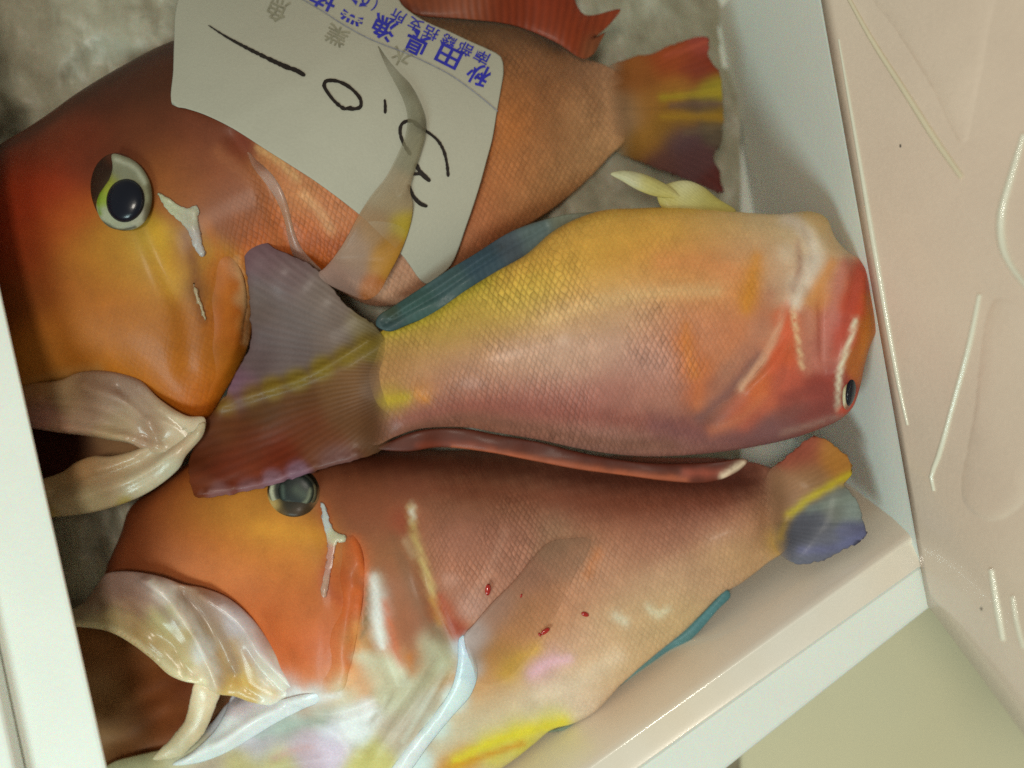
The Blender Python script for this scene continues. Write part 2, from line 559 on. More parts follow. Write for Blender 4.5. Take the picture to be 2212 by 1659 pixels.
# ------------------------------------------------------------------ setting: table under everything
bm = bmesh.new()
for q in ((-3, -3), (3, -3), (3, 3), (-3, 3)):
    bm.verts.new((q[0], q[1], -0.16))
bm.faces.new(bm.verts)
me = bpy.data.meshes.new('table_surface'); bm.to_mesh(me); bm.free()
tb = link('floor', me, M_TABLE, None)
tb['kind'] = 'structure'; tb['label'] = 'blurred olive beige floor outside the box corner'

# ------------------------------------------------------------------ the foam box that holds the fish
box = thing('foam_box', 'white foam box holding three orange fish, bright rim along its lower right side', 'box')
ZR = 0.03       # rim height
ZB = -0.10      # inside floor
def V3(x, y, z): return Vector(P(x, y, z))
def drop(v, z, dx=0, dy=0): return Vector((v.x + dx, v.y + dy, z))
# lower right side: rim with stepped inner face
i0 = V3(1040, 1900, ZR); i1 = V3(1992, 1219, ZR)
o0 = V3(1270, 1900, ZR); o1 = V3(2018, 1309, ZR)
prism('side_wall', [i0, i1, o1, o0], [drop(i0, -0.158), drop(i1, -0.158), drop(o1, -0.158), drop(o0, -0.158)], M_FOAM, box, 0.0025)
nrm = Vector((i1.y - i0.y, i0.x - i1.x, 0)).normalized()
if nrm.dot(Vector((0, 0, 0)) - i0) < 0: nrm = -nrm
# inner lining, a little lower than the rim, with a rounded ledge
def lining(a, b, name, mat, prof, parent):
    """prof: list of (inward offset, z) swept along a->b"""
    bm = bmesh.new()
    rows = []
    K = 24
    for i in range(K + 1):
        q = a.lerp(b, i / K)
        rows.append([bm.verts.new((q.x + nrm.x * d, q.y + nrm.y * d, z)) for d, z in prof])
    for i in range(K):
        for j in range(len(prof) - 1):
            bm.faces.new((rows[i][j], rows[i + 1][j], rows[i + 1][j + 1], rows[i][j + 1]))
    bm.faces.new(rows[0]); bm.faces.new(list(reversed(rows[-1])))
    for i in range(K):
        bm.faces.new((rows[i][0], rows[i][-1], rows[i + 1][-1], rows[i + 1][0]))
    bmesh.ops.recalc_face_normals(bm, faces=bm.faces)
    me = bpy.data.meshes.new(name); bm.to_mesh(me); bm.free()
    for f_ in me.polygons: f_.use_smooth = len(f_.vertices) == 4 and abs(f_.normal.z) > 0.05 and f_.area > 1e-8
    return link(name, me, mat, parent)
lining(i0 + (i0 - i1) * 0.05, i1 + (i1 - i0).normalized() * 0.035, 'inner_lining', M_FOAMIN,
       [(-0.002, ZR - 0.0012), (0.0, ZR - 0.0012), (0.009, ZR - 0.0065), (0.0102, ZR - 0.0058), (0.0112, ZR - 0.0056), (0.0122, ZR - 0.0064), (0.014, ZR - 0.0092), (0.020, ZR - 0.022), (0.030, -0.022), (0.044, -0.06), (0.05, ZB), (-0.002, ZB)], box)
# right end wall: pale inner face
r0 = V3(1738, -200, ZR); r1 = V3(1992, 1219, ZR)
e0 = V3(1800, -200, ZR); e1 = V3(2016, 1300, ZR)
inn0 = drop(r0, -0.158, -0.022, 0); inn1 = drop(r1, -0.158, -0.022, 0.0)
prism('end_wall', [r0, r1, e1, e0], [inn0, inn1, drop(e1, -0.158), drop(e0, -0.158)], M_FOAM, box, 0.002)
# left end: broad rim lip that overhangs the fish
l0 = V3(-150, -60, 0.062); l1 = V3(270, 1815, 0.062)
q0 = V3(-520, -60, 0.062); q1 = V3(-320, 1815, 0.062)
prism('rim', [l0, l1, q1, q0], [drop(l0, 0.036, -0.022), drop(l1, 0.036, -0.022), drop(q1, 0.036), drop(q0, 0.036)], M_FOAM, box, 0.003)
b0 = V3(-52, 1150, 0.0628); b1 = V3(75, 1740, 0.0628); b2 = V3(-330, 1740, 0.0628); b3 = V3(-330, 1150, 0.0628)
prism('rim_step', [drop(v, 0.072) for v in (b0, b1, b2, b3)], [b0, b1, b2, b3], M_FOAM, box, 0.0025)
w0 = drop(l0, 0.036, -0.075); w1 = drop(l1, 0.036, -0.075)
prism('end_wall', [w0, w1, drop(q1, 0.036), drop(q0, 0.036)], [drop(w0, -0.158), drop(w1, -0.158), drop(q1, -0.158), drop(q0, -0.158)], M_FOAM, box, 0)
# far side wall, outside the frame
t0 = drop(V3(-150, -330, ZR), ZR); t1 = drop(V3(1738, -330, ZR), ZR)
prism('side_wall', [t0, t1, t1 + Vector((0, 0.025, 0)), t0 + Vector((0, 0.025, 0))],
      [drop(t0, -0.158), drop(t1, -0.158), drop(t1, -0.158, 0, 0.025), drop(t0, -0.158, 0, 0.025)], M_FOAM, box, 0.002)
fl = [V3(-420, -300, ZB), V3(1650, -300, ZB), V3(1830, 1160, ZB), V3(1050, 1760, ZB), V3(-200, 1760, ZB)]
prism('box_floor', [Vector((v.x, v.y, ZB)) for v in fl], [Vector((v.x, v.y, -0.159)) for v in fl], M_FOAM, box, 0)

# ------------------------------------------------------------------ taller beige box standing against the right end
tall = thing('tall_box', 'taller beige foam box with raised ribs, shine painted pale, beside the fish box', 'box')
def wall_pt(u, v):
    """u along the wall (0 top of picture .. 1 lower corner), v up the wall"""
    a = V3(1738, -200, 0.032).lerp(V3(2004, 1308, 0.032), u)
    b = V3(2600, -520, 0.15).lerp(V3(2420, 1868, 0.15), u)
    return a.lerp(b, v)
bm = bmesh.new()
K = 24
G = [[bm.verts.new(wall_pt(i / K, j / K)) for i in range(K + 1)] for j in range(K + 1)]
for j in range(K):
    for i in range(K):
        bm.faces.new((G[j][i], G[j][i + 1], G[j + 1][i + 1], G[j + 1][i])).smooth = True
rim_v = G[0][:] + [G[j][K] for j in range(1, K + 1)] + [G[K][i] for i in range(K - 1, -1, -1)] + [G[j][0] for j in range(K - 1, 0, -1)]
bk = [bm.verts.new(v.co + Vector((0.35, 0, -0.004))) for v in rim_v]
for i in range(len(rim_v)):
    k = (i + 1) % len(rim_v)
    bm.faces.new((rim_v[i], bk[i], bk[k], rim_v[k]))
bm.faces.new(bk)
bmesh.ops.recalc_face_normals(bm, faces=bm.faces)
me = bpy.data.meshes.new('box_side'); bm.to_mesh(me); bm.free()
link('box_side', me, M_PINK, tall)
def on_wall(x, y):
    """point of the wall's face that a line from the camera through (x, y) meets"""
    p0, p1, p2 = wall_pt(0.2, 0.1), wall_pt(0.9, 0.1), wall_pt(0.6, 0.9)
    n = (p1 - p0).cross(p2 - p0)
    c = Vector((0, 0, H)); d = V3(x, y, 0) - c
    # the wall is very slightly twisted: refine along v
    t = n.dot(p0 - c) / n.dot(d)
    for _ in range(12):
        q = c + d * t
        best = None
        for u in np.linspace(0, 1, 41):
            a = wall_pt(u, 0); b = wall_pt(u, 1)
            ab = b - a; k = max(0, min(1, (q - a).dot(ab) / ab.dot(ab)))
            r = a + ab * k
            e = (q - r).length
            if best is None or e < best[0]: best = (e, u, k)
        u, k = best[1], best[2]
        pu = wall_pt(min(u + .02, 1), k) - wall_pt(max(u - .02, 0), k); pv = wall_pt(u, min(k + .02, 1)) - wall_pt(u, max(k - .02, 0))
        n = pu.cross(pv)
        t = n.dot(wall_pt(u, k) - c) / n.dot(d)
    return c + d * t
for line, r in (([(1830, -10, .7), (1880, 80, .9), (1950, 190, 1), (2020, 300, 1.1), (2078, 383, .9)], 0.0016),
                ([(1812, 85, .5), (1832, 200, .8), (1858, 350, 1), (1892, 550, 1.3), (1925, 740, 1.3), (1950, 870, 1.2), (1961, 918, .7)], 0.0013),  # bright edge highlight of the wall, drawn as a pale rib
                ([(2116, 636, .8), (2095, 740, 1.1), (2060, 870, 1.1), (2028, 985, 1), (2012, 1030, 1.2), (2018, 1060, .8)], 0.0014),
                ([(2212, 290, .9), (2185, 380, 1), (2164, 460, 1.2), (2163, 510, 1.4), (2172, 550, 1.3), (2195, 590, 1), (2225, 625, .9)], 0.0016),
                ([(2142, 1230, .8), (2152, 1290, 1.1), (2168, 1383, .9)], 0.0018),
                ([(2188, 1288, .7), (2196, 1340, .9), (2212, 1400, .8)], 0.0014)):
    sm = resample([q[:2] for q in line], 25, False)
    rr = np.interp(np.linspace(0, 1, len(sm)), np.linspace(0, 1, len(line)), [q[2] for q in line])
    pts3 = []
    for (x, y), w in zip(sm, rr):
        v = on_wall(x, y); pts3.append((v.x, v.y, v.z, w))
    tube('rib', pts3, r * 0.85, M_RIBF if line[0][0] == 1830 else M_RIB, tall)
def raised_panel(outline, out):
    poly = resample(outline, 30)
    gx, gy = np.meshgrid(np.arange(poly[:, 0].min(), poly[:, 0].max(), 38), np.arange(poly[:, 1].min(), poly[:, 1].max(), 38))
    gx, gy = gx.ravel(), gy.ravel()
    ok = inside(poly, gx, gy) & (seg_dist(poly, gx, gy) > 26)
    inner = []
    c = poly.mean(0)
    for q in poly:
        d = c - q; inner.append(tuple(q + d / np.linalg.norm(d) * 6)); inner.append(tuple(q + d / np.linalg.norm(d) * 12)); inner.append(tuple(q + d / np.linalg.norm(d) * 18))
    pts = [tuple(q) for q in poly] + inner + [tuple(q) for q in np.stack([gx[ok], gy[ok]], 1)]
    vs, _, fs, _, _, _ = geometry.delaunay_2d_cdt([Vector(q) for q in pts], [], [list(range(len(poly)))], 1, 1e-4)
    nn = (wall_pt(.5, 0) - wall_pt(.5, 1)).cross(wall_pt(.9, .5) - wall_pt(.1, .5)).normalized()
    if nn.x > 0: nn = -nn
    dd = seg_dist(poly, np.array([v.x for v in vs]), np.array([v.y for v in vs]))
    co = [on_wall(v.x, v.y) + nn * (out * (lambda t: t * t * (3 - 2 * t))(min(1.0, d / 16.0)) - 0.0002 * (d < 1)) for v, d in zip(vs, dd)]
    me = bpy.data.meshes.new('moulded_panel')
    me.from_pydata([tuple(q) for q in co], [], [tuple(f_) for f_ in fs])
    me.polygons.foreach_set('use_smooth', [True] * len(me.polygons))
    bm = bmesh.new(); bm.from_mesh(me)
    for f_ in bm.faces:
        f_.normal_update()
        if f_.normal.dot(nn) < 0: f_.normal_flip()
    bm.to_mesh(me); bm.free()
    link('moulded_panel', me, M_PINK, tall)
for outline, out in (([(1868, -40), (1935, 70), (2010, 190), (2082, 318), (2112, 210), (2140, 60), (2150, -40)], 0.0007),
                     ([(2152, 640), (2240, 700), (2240, 1050), (2150, 1130), (2080, 1090), (2100, 900)], 0.0007)):
    raised_panel(outline, out)
for x, y, r in ((1945, 315, 3), (2120, 1315, 3)):
    v = on_wall(x, y)
    bpy_m = bmesh.new(); bmesh.ops.create_icosphere(bpy_m, subdivisions=2, radius=r * S * 0.6)
    for w in bpy_m.verts: w.co.y *= 2.0
    me = bpy.data.meshes.new('dirt_speck'); bpy_m.to_mesh(me); bpy_m.free()
    o = link('dirt_speck', me, M_SPECK, tall); o.location = v

# ------------------------------------------------------------------ ice under the fish
def ice_bed():
    bm = bmesh.new()
    nx, ny = 150, 110
    xs = np.linspace(-420, 1600, nx); ys = np.linspace(-280, 1740, ny)
    rs = np.random.RandomState(4)
    gx, gy = np.meshgrid(xs, ys)
    z = np.full(gx.shape, -0.036)
    for _ in range(60):
        a = rs.uniform(0, 6.28); wl = math.exp(rs.uniform(math.log(28), math.log(420)))
        z += 0.0008 * (wl / 150) ** 0.5 * np.sin((gx * math.cos(a) + gy * math.sin(a)) / wl * 6.28 + rs.uniform(0, 6.28))
    bump_l = [(60, 130, 0.022, 200), (200, 1200, 0.022, 110), (300, 20, 0.02, 140), (220, 1560, -0.02, 160), (1450, 60, -0.03, 200)]
    for bx, by, bz, br in bump_l:
        z += bz * np.exp(-((gx - bx) ** 2 + (gy - by) ** 2) / (2 * br * br))
    z -= 0.05 * np.clip((gx - 1350) / 250, 0, 1)
    vs = [[bm.verts.new(P(gx[j, i], gy[j, i], z[j, i])) for i in range(nx)] for j in range(ny)]
    for j in range(ny - 1):
        for i in range(nx - 1):
            f_ = bm.faces.new((vs[j][i], vs[j + 1][i], vs[j + 1][i + 1], vs[j][i + 1])); f_.smooth = True
    me = bpy.data.meshes.new('crushed_ice'); bm.to_mesh(me); bm.free()
    o = link('crushed_ice', me, M_ICE, None)
    o['kind'] = 'stuff'; o['label'] = 'wet greyish ice bed under the fish, showing at upper left'; o['category'] = 'ice'
ice_bed()

GROUP = 'orange fish packed in the foam box'

# ================================================================== fish A (upper left, under the paper tag)
ILL[0] = 0.82; SAT[0] = 1.0
fa = thing('fish', 'largest orange fish with dark red forehead, at upper left under the paper tag', 'fish', GROUP)
A_BASE = [(150, 500, 0.0), (300, 800, 0.0), (700, 300, -0.004), (1000, 250, -0.010), (1340, 240, -0.036), (60, 850, 0.004)]
A_OUT = [(-30, 345), (0, 316), (60, 283), (110, 251), (160, 215), (220, 175), (290, 134), (340, 106), (400, 83), (480, 56), (600, 27), (750, 16), (900, 28),
         (1000, 38), (1110, 52), (1200, 88), (1262, 125), (1310, 142), (1345, 165), (1356, 190), (1362, 240), (1352, 300), (1317, 337), (1270, 387), (1204, 443), (1154, 477),
         (1104, 503), (1054, 533), (990, 580), (930, 625), (870, 655), (800, 660), (740, 632), (690, 606), (645, 598), (592, 622), (552, 690), (538, 742), (520, 788),
         (490, 840), (443, 908), (400, 911), (333, 875), (293, 842), (207, 826), (133, 838), (60, 860), (0, 880), (-60, 840), (-90, 700), (-95, 550), (-70, 420)]
A_P = [(30, 330, (100, 40, 22)), (100, 290, (89, 45, 27)), (220, 200, (70, 34, 20)), (330, 130, (66, 33, 18)), (350, 200, (72, 39, 23)), (20, 450, (136, 46, 18)), (80, 400, (140, 46, 18)),  # forehead browns: its own dark tone with some shade kept in
       (140, 320, (106, 39, 18)), (60, 560, (131, 50, 18)), (120, 620, (133, 66, 22)), (30, 650, (114, 60, 22)), (150, 480, (148, 66, 22)), (200, 330, (95, 42, 23)), (330, 280, (95, 49, 29)),
       (420, 260, (108, 56, 37)), (480, 290, (112, 61, 42)), (520, 310, (120, 55, 35), 20), (420, 330, (107, 54, 31)), (450, 380, (133, 70, 42)), (480, 430, (130, 75, 50)), (525, 450, (137, 75, 40), 25), (400, 420, (140, 80, 30)),
       (360, 360, (137, 76, 30)), (300, 300, (91, 44, 22)), (180, 560, (158, 94, 28)), (250, 580, (164, 105, 28)), (330, 560, (174, 127, 36)), (370, 600, (174, 123, 38)), (200, 650, (158, 88, 22)),
       (280, 660, (164, 94, 22)), (350, 680, (158, 94, 25)), (400, 700, (147, 83, 22)), (130, 700, (158, 94, 28)), (80, 780, (156, 99, 35)), (200, 770, (163, 94, 22)), (300, 770, (163, 94, 20)), (380, 800, (163, 94, 20)),
       (440, 780, (158, 88, 18)), (430, 860, (174, 88, 18)), (330, 850, (168, 94, 25)), (320, 520, (171, 143, 46), 25), (250, 520, (163, 116, 35)), (400, 550, (137, 83, 25), 22), (425, 620, (114, 68, 28), 18), (470, 600, (163, 88, 22), 20), (490, 700, (157, 82, 22), 25),
       (150, 830, (156, 104, 40), 25), (640, 480, (170, 88, 42)), (690, 540, (158, 75, 25), 28), (650, 430, (175, 115, 70), 25), (600, 380, (170, 105, 65), 25), (710, 460, (178, 112, 72), 25), (580, 330, (170, 108, 64), 25),
       (1000, 50, (112, 80, 52)), (1100, 90, (118, 80, 52)), (1200, 130, (135, 92, 62)), (1270, 150, (140, 100, 74)), (1120, 180, (152, 96, 56)), (1200, 200, (158, 102, 62)), (1250, 250, (167, 118, 78)), (1300, 230, (168, 124, 90)),
       (1100, 280, (163, 97, 50)), (1180, 320, (168, 112, 72)), (1100, 400, (168, 102, 60)), (1200, 400, (170, 120, 78)), (1270, 340, (172, 128, 88)), (1050, 480, (172, 100, 64)), (1130, 450, (168, 115, 76)), (1000, 540, (178, 115, 82)), (880, 590, (180, 132, 105))]
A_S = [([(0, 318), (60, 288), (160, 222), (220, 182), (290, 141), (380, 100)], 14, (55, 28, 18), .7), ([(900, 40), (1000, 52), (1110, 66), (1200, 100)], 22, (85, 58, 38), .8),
       ([(400, 505), (415, 560), (428, 640), (440, 690)], 12, (112, 62, 26), .7), ([(445, 480), (478, 560), (490, 640), (492, 720)], 10, (170, 95, 30), .6), ([(340, 500), (345, 560), (372, 620)], 22, (190, 140, 42), .55),
       ([(510, 560), (527, 620), (533, 690), (532, 740)], 7, (188, 140, 95), .8), ([(470, 330), (520, 370), (570, 440), (600, 520)], 16, (150, 90, 55), .5), ([(525, 300), (545, 330)], 14, (105, 45, 30), .7),
       ([(60, 835), (130, 815), (210, 800)], 14, (168, 125, 70), .6), ([(560, 320), (600, 345), (640, 385)], 8, (205, 165, 110), .6), ([(655, 420), (690, 455), (715, 500)], 9, (205, 160, 115), .55), ([(1060, 230), (1040, 330), (1000, 440)], 10, (180, 112, 62), .5)]
A_MASK = [(200, 500, 0), (400, 500, 0), (480, 350, 0), (300, 200, 0), (520, 300, 0), (600, 400, 1.1), (700, 480, 1.1), (1000, 300, 1), (1200, 300, .8), (650, 560, .6), (450, 150, 0)]
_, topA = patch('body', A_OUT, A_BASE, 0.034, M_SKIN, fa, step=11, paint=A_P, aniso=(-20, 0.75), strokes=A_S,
                axis=[(0, 620), (300, 520), (650, 380), (1000, 290), (1350, 240)], cell=(13, 21), mask=A_MASK, under=0.8, hmul=[(300, 500, 1), (800, 300, 1), (1150, 260, 1), (1250, 240, .9), (1335, 240, .12), (1330, 180, .12), (1330, 300, .12)],
                ridges=[([(200, 250), (330, 270), (430, 330)], 40, 0.001), ([(350, 470), (400, 600), (430, 690), (425, 800)], 14, -0.0018), ([(540, 330), (600, 400), (630, 500), (650, 580)], 12, -0.002)])
patch('gill_cover', [(455, 475), (482, 500), (502, 548), (527, 600), (536, 680), (535, 742), (518, 787), (488, 838), (446, 904), (428, 880), (437, 800), (447, 700), (434, 620), (430, 560), (438, 505)],
      None, 0.0020, M_HEAD, fa, step=8, p=0.45, under=0.6, drape=topA, off=[(437, 520, -.0026), (430, 600, -.003), (440, 700, -.003), (432, 800, -.003), (430, 880, -.0026), (470, 850, -.0005), (525, 600, .0006), (533, 700, .0006), (515, 790, .0004), (470, 480, -.002), (490, 700, -.0002)],
      strokes=A_S, paint=A_P + [(512, 585, (165, 112, 75), 12), (524, 640, (168, 118, 74), 10), (527, 700, (165, 105, 50), 9), (500, 620, (160, 86, 28), 12)])
patch('gill_membrane', [(528, 318), (556, 345), (585, 372), (606, 402), (622, 440), (634, 490), (652, 535), (692, 580), (702, 592), (690, 602), (660, 580), (634, 555), (622, 520), (613, 475), (598, 437), (575, 400), (545, 360)],
      None, 0.0014, M_JAW, fa, step=8, p=0.5, drape=topA, off=-0.0002, paint=[(550, 345, (140, 95, 75), 20), (590, 400, (165, 130, 115), 20), (620, 470, (160, 118, 95), 20), (640, 540, (150, 110, 95), 20), (690, 590, (158, 125, 110), 20)])
patch('cheek_mark', [(341, 415), (367, 430), (400, 449), (424, 444), (431, 456), (427, 470), (433, 500), (440, 535), (444, 547), (437, 556), (420, 536), (405, 498), (386, 478), (355, 446)],
      None, 0.0007, M_JAW, fa, step=5, p=0.45, wob=0.0005, ragged=1.1, drape=topA, off=0.0004, paint=[(360, 430, (168, 165, 135), 20), (420, 460, (170, 165, 145), 16), (430, 530, (165, 155, 150), 20)], ridges=[([(345, 420), (420, 460), (438, 545)], 3, 0.0008)])
patch('cheek_mark', [(418, 612), (428, 630), (436, 655), (446, 680), (444, 692), (432, 668), (422, 640)], None, 0.0010, M_JAW, fa, step=5, ragged=1.5, drape=topA, off=0.0004, col=(160, 140, 110))
# eye
def ell(cx, cy, a, b, deg, n=20):
    r = math.radians(deg)
    return [(cx + a * math.cos(t) * math.cos(r) - b * math.sin(t) * math.sin(r), cy + a * math.cos(t) * math.sin(r) + b * math.sin(t) * math.cos(r)) for t in np.linspace(0, 2 * math.pi, n, endpoint=False)]
eye = patch('eye', ell(260, 414, 65, 87, -12), None, 0.0042, M_HEAD, fa, step=5, p=0.5, drape=topA, off=-0.0007,
            paint=[(217, 380, (38, 20, 12), 24), (205, 400, (45, 24, 14), 16), (262, 495, (45, 28, 14), 14), (250, 503, (70, 48, 20), 8), (326, 430, (70, 48, 28), 10), (300, 345, (110, 60, 32), 12), (327, 400, (100, 62, 36), 10), (255, 330, (80, 40, 22), 14), (265, 420, (120, 110, 80), 20), (208, 460, (70, 42, 20), 12), (310, 485, (85, 66, 26), 10)])[0]
def flat_top(z0): return lambda x, y: np.full(np.shape(x), z0)
ez = float(topA(np.array([265.0]), np.array([418.0]))[0]) + 0.0038
iris = patch('iris', [(242, 333), (268, 337), (296, 352), (318, 380), (328, 412), (326, 450), (312, 480), (290, 495), (262, 497), (235, 490), (216, 470), (208, 445), (214, 420), (226, 402), (237, 385), (243, 362)],
             None, 0.003, M_HEAD, fa, step=4.5, p=0.4, drape=flat_top(ez), off=-0.0008,
             paint=[(290, 370, (120, 120, 99), 25), (310, 420, (120, 116, 88), 18), (260, 345, (120, 118, 97), 20), (225, 430, (129, 146, 50), 9), (232, 405, (141, 146, 50), 9), (240, 390, (129, 129, 50), 9), (230, 470, (147, 150, 126), 16), (265, 488, (137, 137, 115), 16), (300, 475, (150, 147, 126), 14), (318, 455, (77, 64, 37), 10), (255, 370, (118, 116, 94), 12)], strokes=[([(320, 400), (326, 440), (315, 474)], 5, (84, 76, 56), .8), ([(222, 400), (212, 430), (216, 462)], 5, (96, 120, 20), .8), ([(250, 345), (290, 362), (312, 395)], 5, (168, 168, 148), .6), ([(280, 380), (300, 400)], 7, (112, 110, 88), .6), ([(220, 478), (255, 497), (292, 490)], 3.5, (40, 30, 18), .8)])[0]
pupil = patch('pupil', ell(271, 433, 42, 48, 10), None, 0.0042, M_PUPIL, fa, step=6, p=0.45, drape=flat_top(ez), off=0.0012)[0]
iris.parent = eye; pupil.parent = eye
# jaws and mouth
ILL[0] = 0.70
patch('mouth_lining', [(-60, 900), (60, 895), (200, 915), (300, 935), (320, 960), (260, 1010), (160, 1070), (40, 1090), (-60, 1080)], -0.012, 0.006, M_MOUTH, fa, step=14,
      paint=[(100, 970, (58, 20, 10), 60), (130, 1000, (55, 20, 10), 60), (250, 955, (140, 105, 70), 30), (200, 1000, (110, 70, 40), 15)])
patch('upper_jaw', [(-60, 872), (20, 846), (60, 830), (133, 820), (165, 806), (207, 800), (260, 806), (304, 822), (345, 862), (404, 898), (442, 902), (442, 930), (410, 962), (360, 983), (310, 972), (280, 958), (230, 950), (187, 942), (130, 935), (70, 926), (20, 922), (-60, 925)],
      [(0, 880, 0.013), (200, 870, 0.014), (400, 930, 0.014)], 0.0042, M_JAW, fa, step=7, p=0.36, wob=0.0008,
      paint=[(60, 850, (150, 110, 70), 25), (60, 890, (140, 105, 95), 22), (90, 905, (145, 105, 95), 18), (150, 850, (140, 115, 85), 22), (200, 840, (125, 98, 78), 22), (260, 850, (130, 105, 90), 25), (310, 890, (145, 122, 105), 20), (200, 890, (150, 125, 105), 25), (270, 905, (155, 132, 105), 22), (330, 930, (140, 112, 90), 20), (350, 890, (165, 145, 120), 18), (390, 925, (175, 158, 132), 22), (420, 920, (178, 160, 135), 15), (370, 965, (165, 145, 118), 20), (230, 935, (162, 140, 108), 15), (120, 925, (165, 130, 110), 12)],
      ridges=[([(60, 880), (200, 895), (300, 935), (350, 950)], 9, -0.002), ([(190, 835), (280, 865), (330, 910), (345, 960)], 9, 0.0022), ([(70, 918), (190, 930), (280, 945)], 8, 0.0018), ([(260, 838), (325, 895)], 5, -0.0016), ([(100, 860), (220, 868), (300, 905), (330, 950)], 3.5, -0.0012), ([(60, 905), (180, 912), (270, 930)], 3.5, -0.0010), ([(350, 890), (400, 925), (415, 945)], 4, -0.0010)])
patch('lower_jaw', [(442, 912), (440, 938), (402, 985), (387, 1012), (330, 1058), (270, 1087), (200, 1107), (110, 1118), (20, 1125), (-40, 1100), (20, 1060), (93, 1034), (133, 1020), (165, 998), (200, 985), (240, 985), (300, 968), (360, 940), (410, 918)],
      [(100, 1080, 0.012), (300, 1020, 0.014), (430, 930, 0.015)], 0.0042, M_JAW, fa, step=7, p=0.36, wob=0.0008,
      paint=[(120, 1060, (150, 125, 90), 22), (120, 1095, (165, 150, 120), 22), (200, 1080, (162, 150, 118), 25), (180, 1020, (150, 118, 82), 22), (250, 1010, (165, 140, 108), 22), (290, 1050, (165, 155, 130), 25), (330, 1000, (160, 138, 112), 22), (380, 960, (168, 145, 118), 20), (360, 1010, (165, 162, 140), 20), (240, 1040, (160, 140, 112), 20), (420, 930, (170, 155, 128), 16), (110, 1110, (155, 130, 60), 8), (270, 1085, (150, 135, 70), 8)],
      ridges=[([(420, 925), (330, 985), (220, 1030), (120, 1060)], 8, -0.0022), ([(430, 935), (340, 1010), (230, 1060), (120, 1090)], 9, 0.002), ([(300, 990), (220, 1015)], 6, 0.0015), ([(425, 940), (330, 1025), (220, 1075)], 3.5, -0.0010), ([(380, 940), (290, 1000), (170, 1045)], 3.5, -0.0010)])
ILL[0] = 0.84
# fins
patch('dorsal_fin', [(840, -70), (852, -10), (870, 12), (900, 32), (1000, 41), (1110, 55), (1200, 91), (1262, 127), (1284, 115), (1296, 92), (1307, 70), (1288, 80), (1312, 58), (1328, 40), (1341, 20), (1315, 24), (1290, 31), (1264, 32), (1250, 18), (1240, -10), (1232, -70)],
      [(880, 10, 0.0), (1200, 60, -0.012), (1320, 50, -0.022), (1000, -40, 0.0)], 0.0016, M_FIN, fa, step=9, p=0.4, fan=((1100, 900), 330, 1.6),
      paint=[(900, 10, (107, 49, 24)), (1000, 25, (124, 63, 39)), (1100, 20, (113, 42, 18)), (1200, 50, (124, 49, 20)), (1300, 35, (123, 49, 23)), (1200, 10, (117, 40, 20)), (1290, 100, (117, 66, 39), 15)])
patch('tail_fin', [(1310, 150), (1360, 126), (1420, 112), (1480, 86), (1531, 81), (1530, 110), (1537, 132), (1551, 150), (1559, 185), (1563, 230), (1561, 280), (1556, 312), (1541, 342), (1553, 370), (1560, 417), (1500, 393), (1440, 372), (1380, 348), (1325, 327), (1300, 300), (1290, 230)],
      [(1320, 240, -0.0325), (1540, 120, -0.040), (1550, 400, -0.05), (1560, 240, -0.046)], 0.0010, M_FIN, fa, step=8, p=0.35, ragged=1.6, fade=((1308, 235), (1385, 225)), fan=((1240, 235), 130, 0.9), strokes=[([(1430, 212), (1500, 204), (1562, 198)], 8, (158, 134, 34), .85), ([(1450, 228), (1562, 225)], 6, (104, 78, 66), .85), ([(1430, 252), (1500, 252), (1562, 254)], 7, (158, 118, 34), .8), ([(1470, 150), (1548, 142)], 8, (118, 46, 26), .5), ([(1480, 288), (1555, 275)], 7, (110, 92, 70), .6), ([(1440, 120), (1525, 92)], 7, (160, 72, 50), .6)], paint=[(1380, 170, (135, 77, 32), 26), (1450, 130, (139, 61, 27), 26), (1520, 95, (141, 60, 49), 16), (1510, 140, (118, 44, 22), 22), (1400, 230, (147, 98, 41), 24), (1460, 200, (144, 94, 36), 22), (1540, 200, (141, 122, 34), 16), (1495, 228, (92, 72, 56), 13), (1535, 225, (98, 77, 60), 10), (1545, 248, (137, 103, 30), 13), (1480, 250, (135, 98, 36), 14), (1440, 265, (139, 98, 32), 20), (1545, 280, (90, 77, 61), 16), (1470, 300, (89, 63, 67), 22), (1500, 350, (89, 56, 58), 22), (1540, 395, (86, 34, 30), 16), (1400, 305, (144, 99, 39), 20), (1350, 240, (147, 111, 79), 24), (1430, 350, (96, 61, 56), 20)])

# ================================================================== fish B (middle, belly up in the picture, head at right)
ILL[0] = 0.78; SAT[0] = 0.99
fb = thing('fish', 'middle fish with yellow belly and rows of scales, head against the right end wall', 'fish', GROUP)
B_BASE = [(800, 840, 0.010), (1100, 750, 0.014), (1400, 720, 0.008), (1700, 720, 0.008), (1850, 740, 0.018)]
B_OUT = [(775, 790), (780, 760), (800, 733), (830, 712), (880, 695), (937, 668), (1004, 622), (1070, 583), (1137, 548), (1187, 505), (1237, 476), (1304, 454), (1370, 450), (1475, 448), (1585, 457), (1675, 463), (1755, 457), (1786, 472),
         (1803, 520), (1830, 545), (1860, 560), (1873, 600), (1886, 680), (1890, 720), (1876, 750), (1864, 790), (1855, 840), (1842, 880), (1815, 906), (1775, 925), (1700, 950), (1600, 970), (1500, 982), (1404, 986), (1320, 980), (1237, 966), (1170, 951), (1070, 934), (1004, 923), (904, 927), (850, 945), (810, 962), (780, 945), (770, 880)]
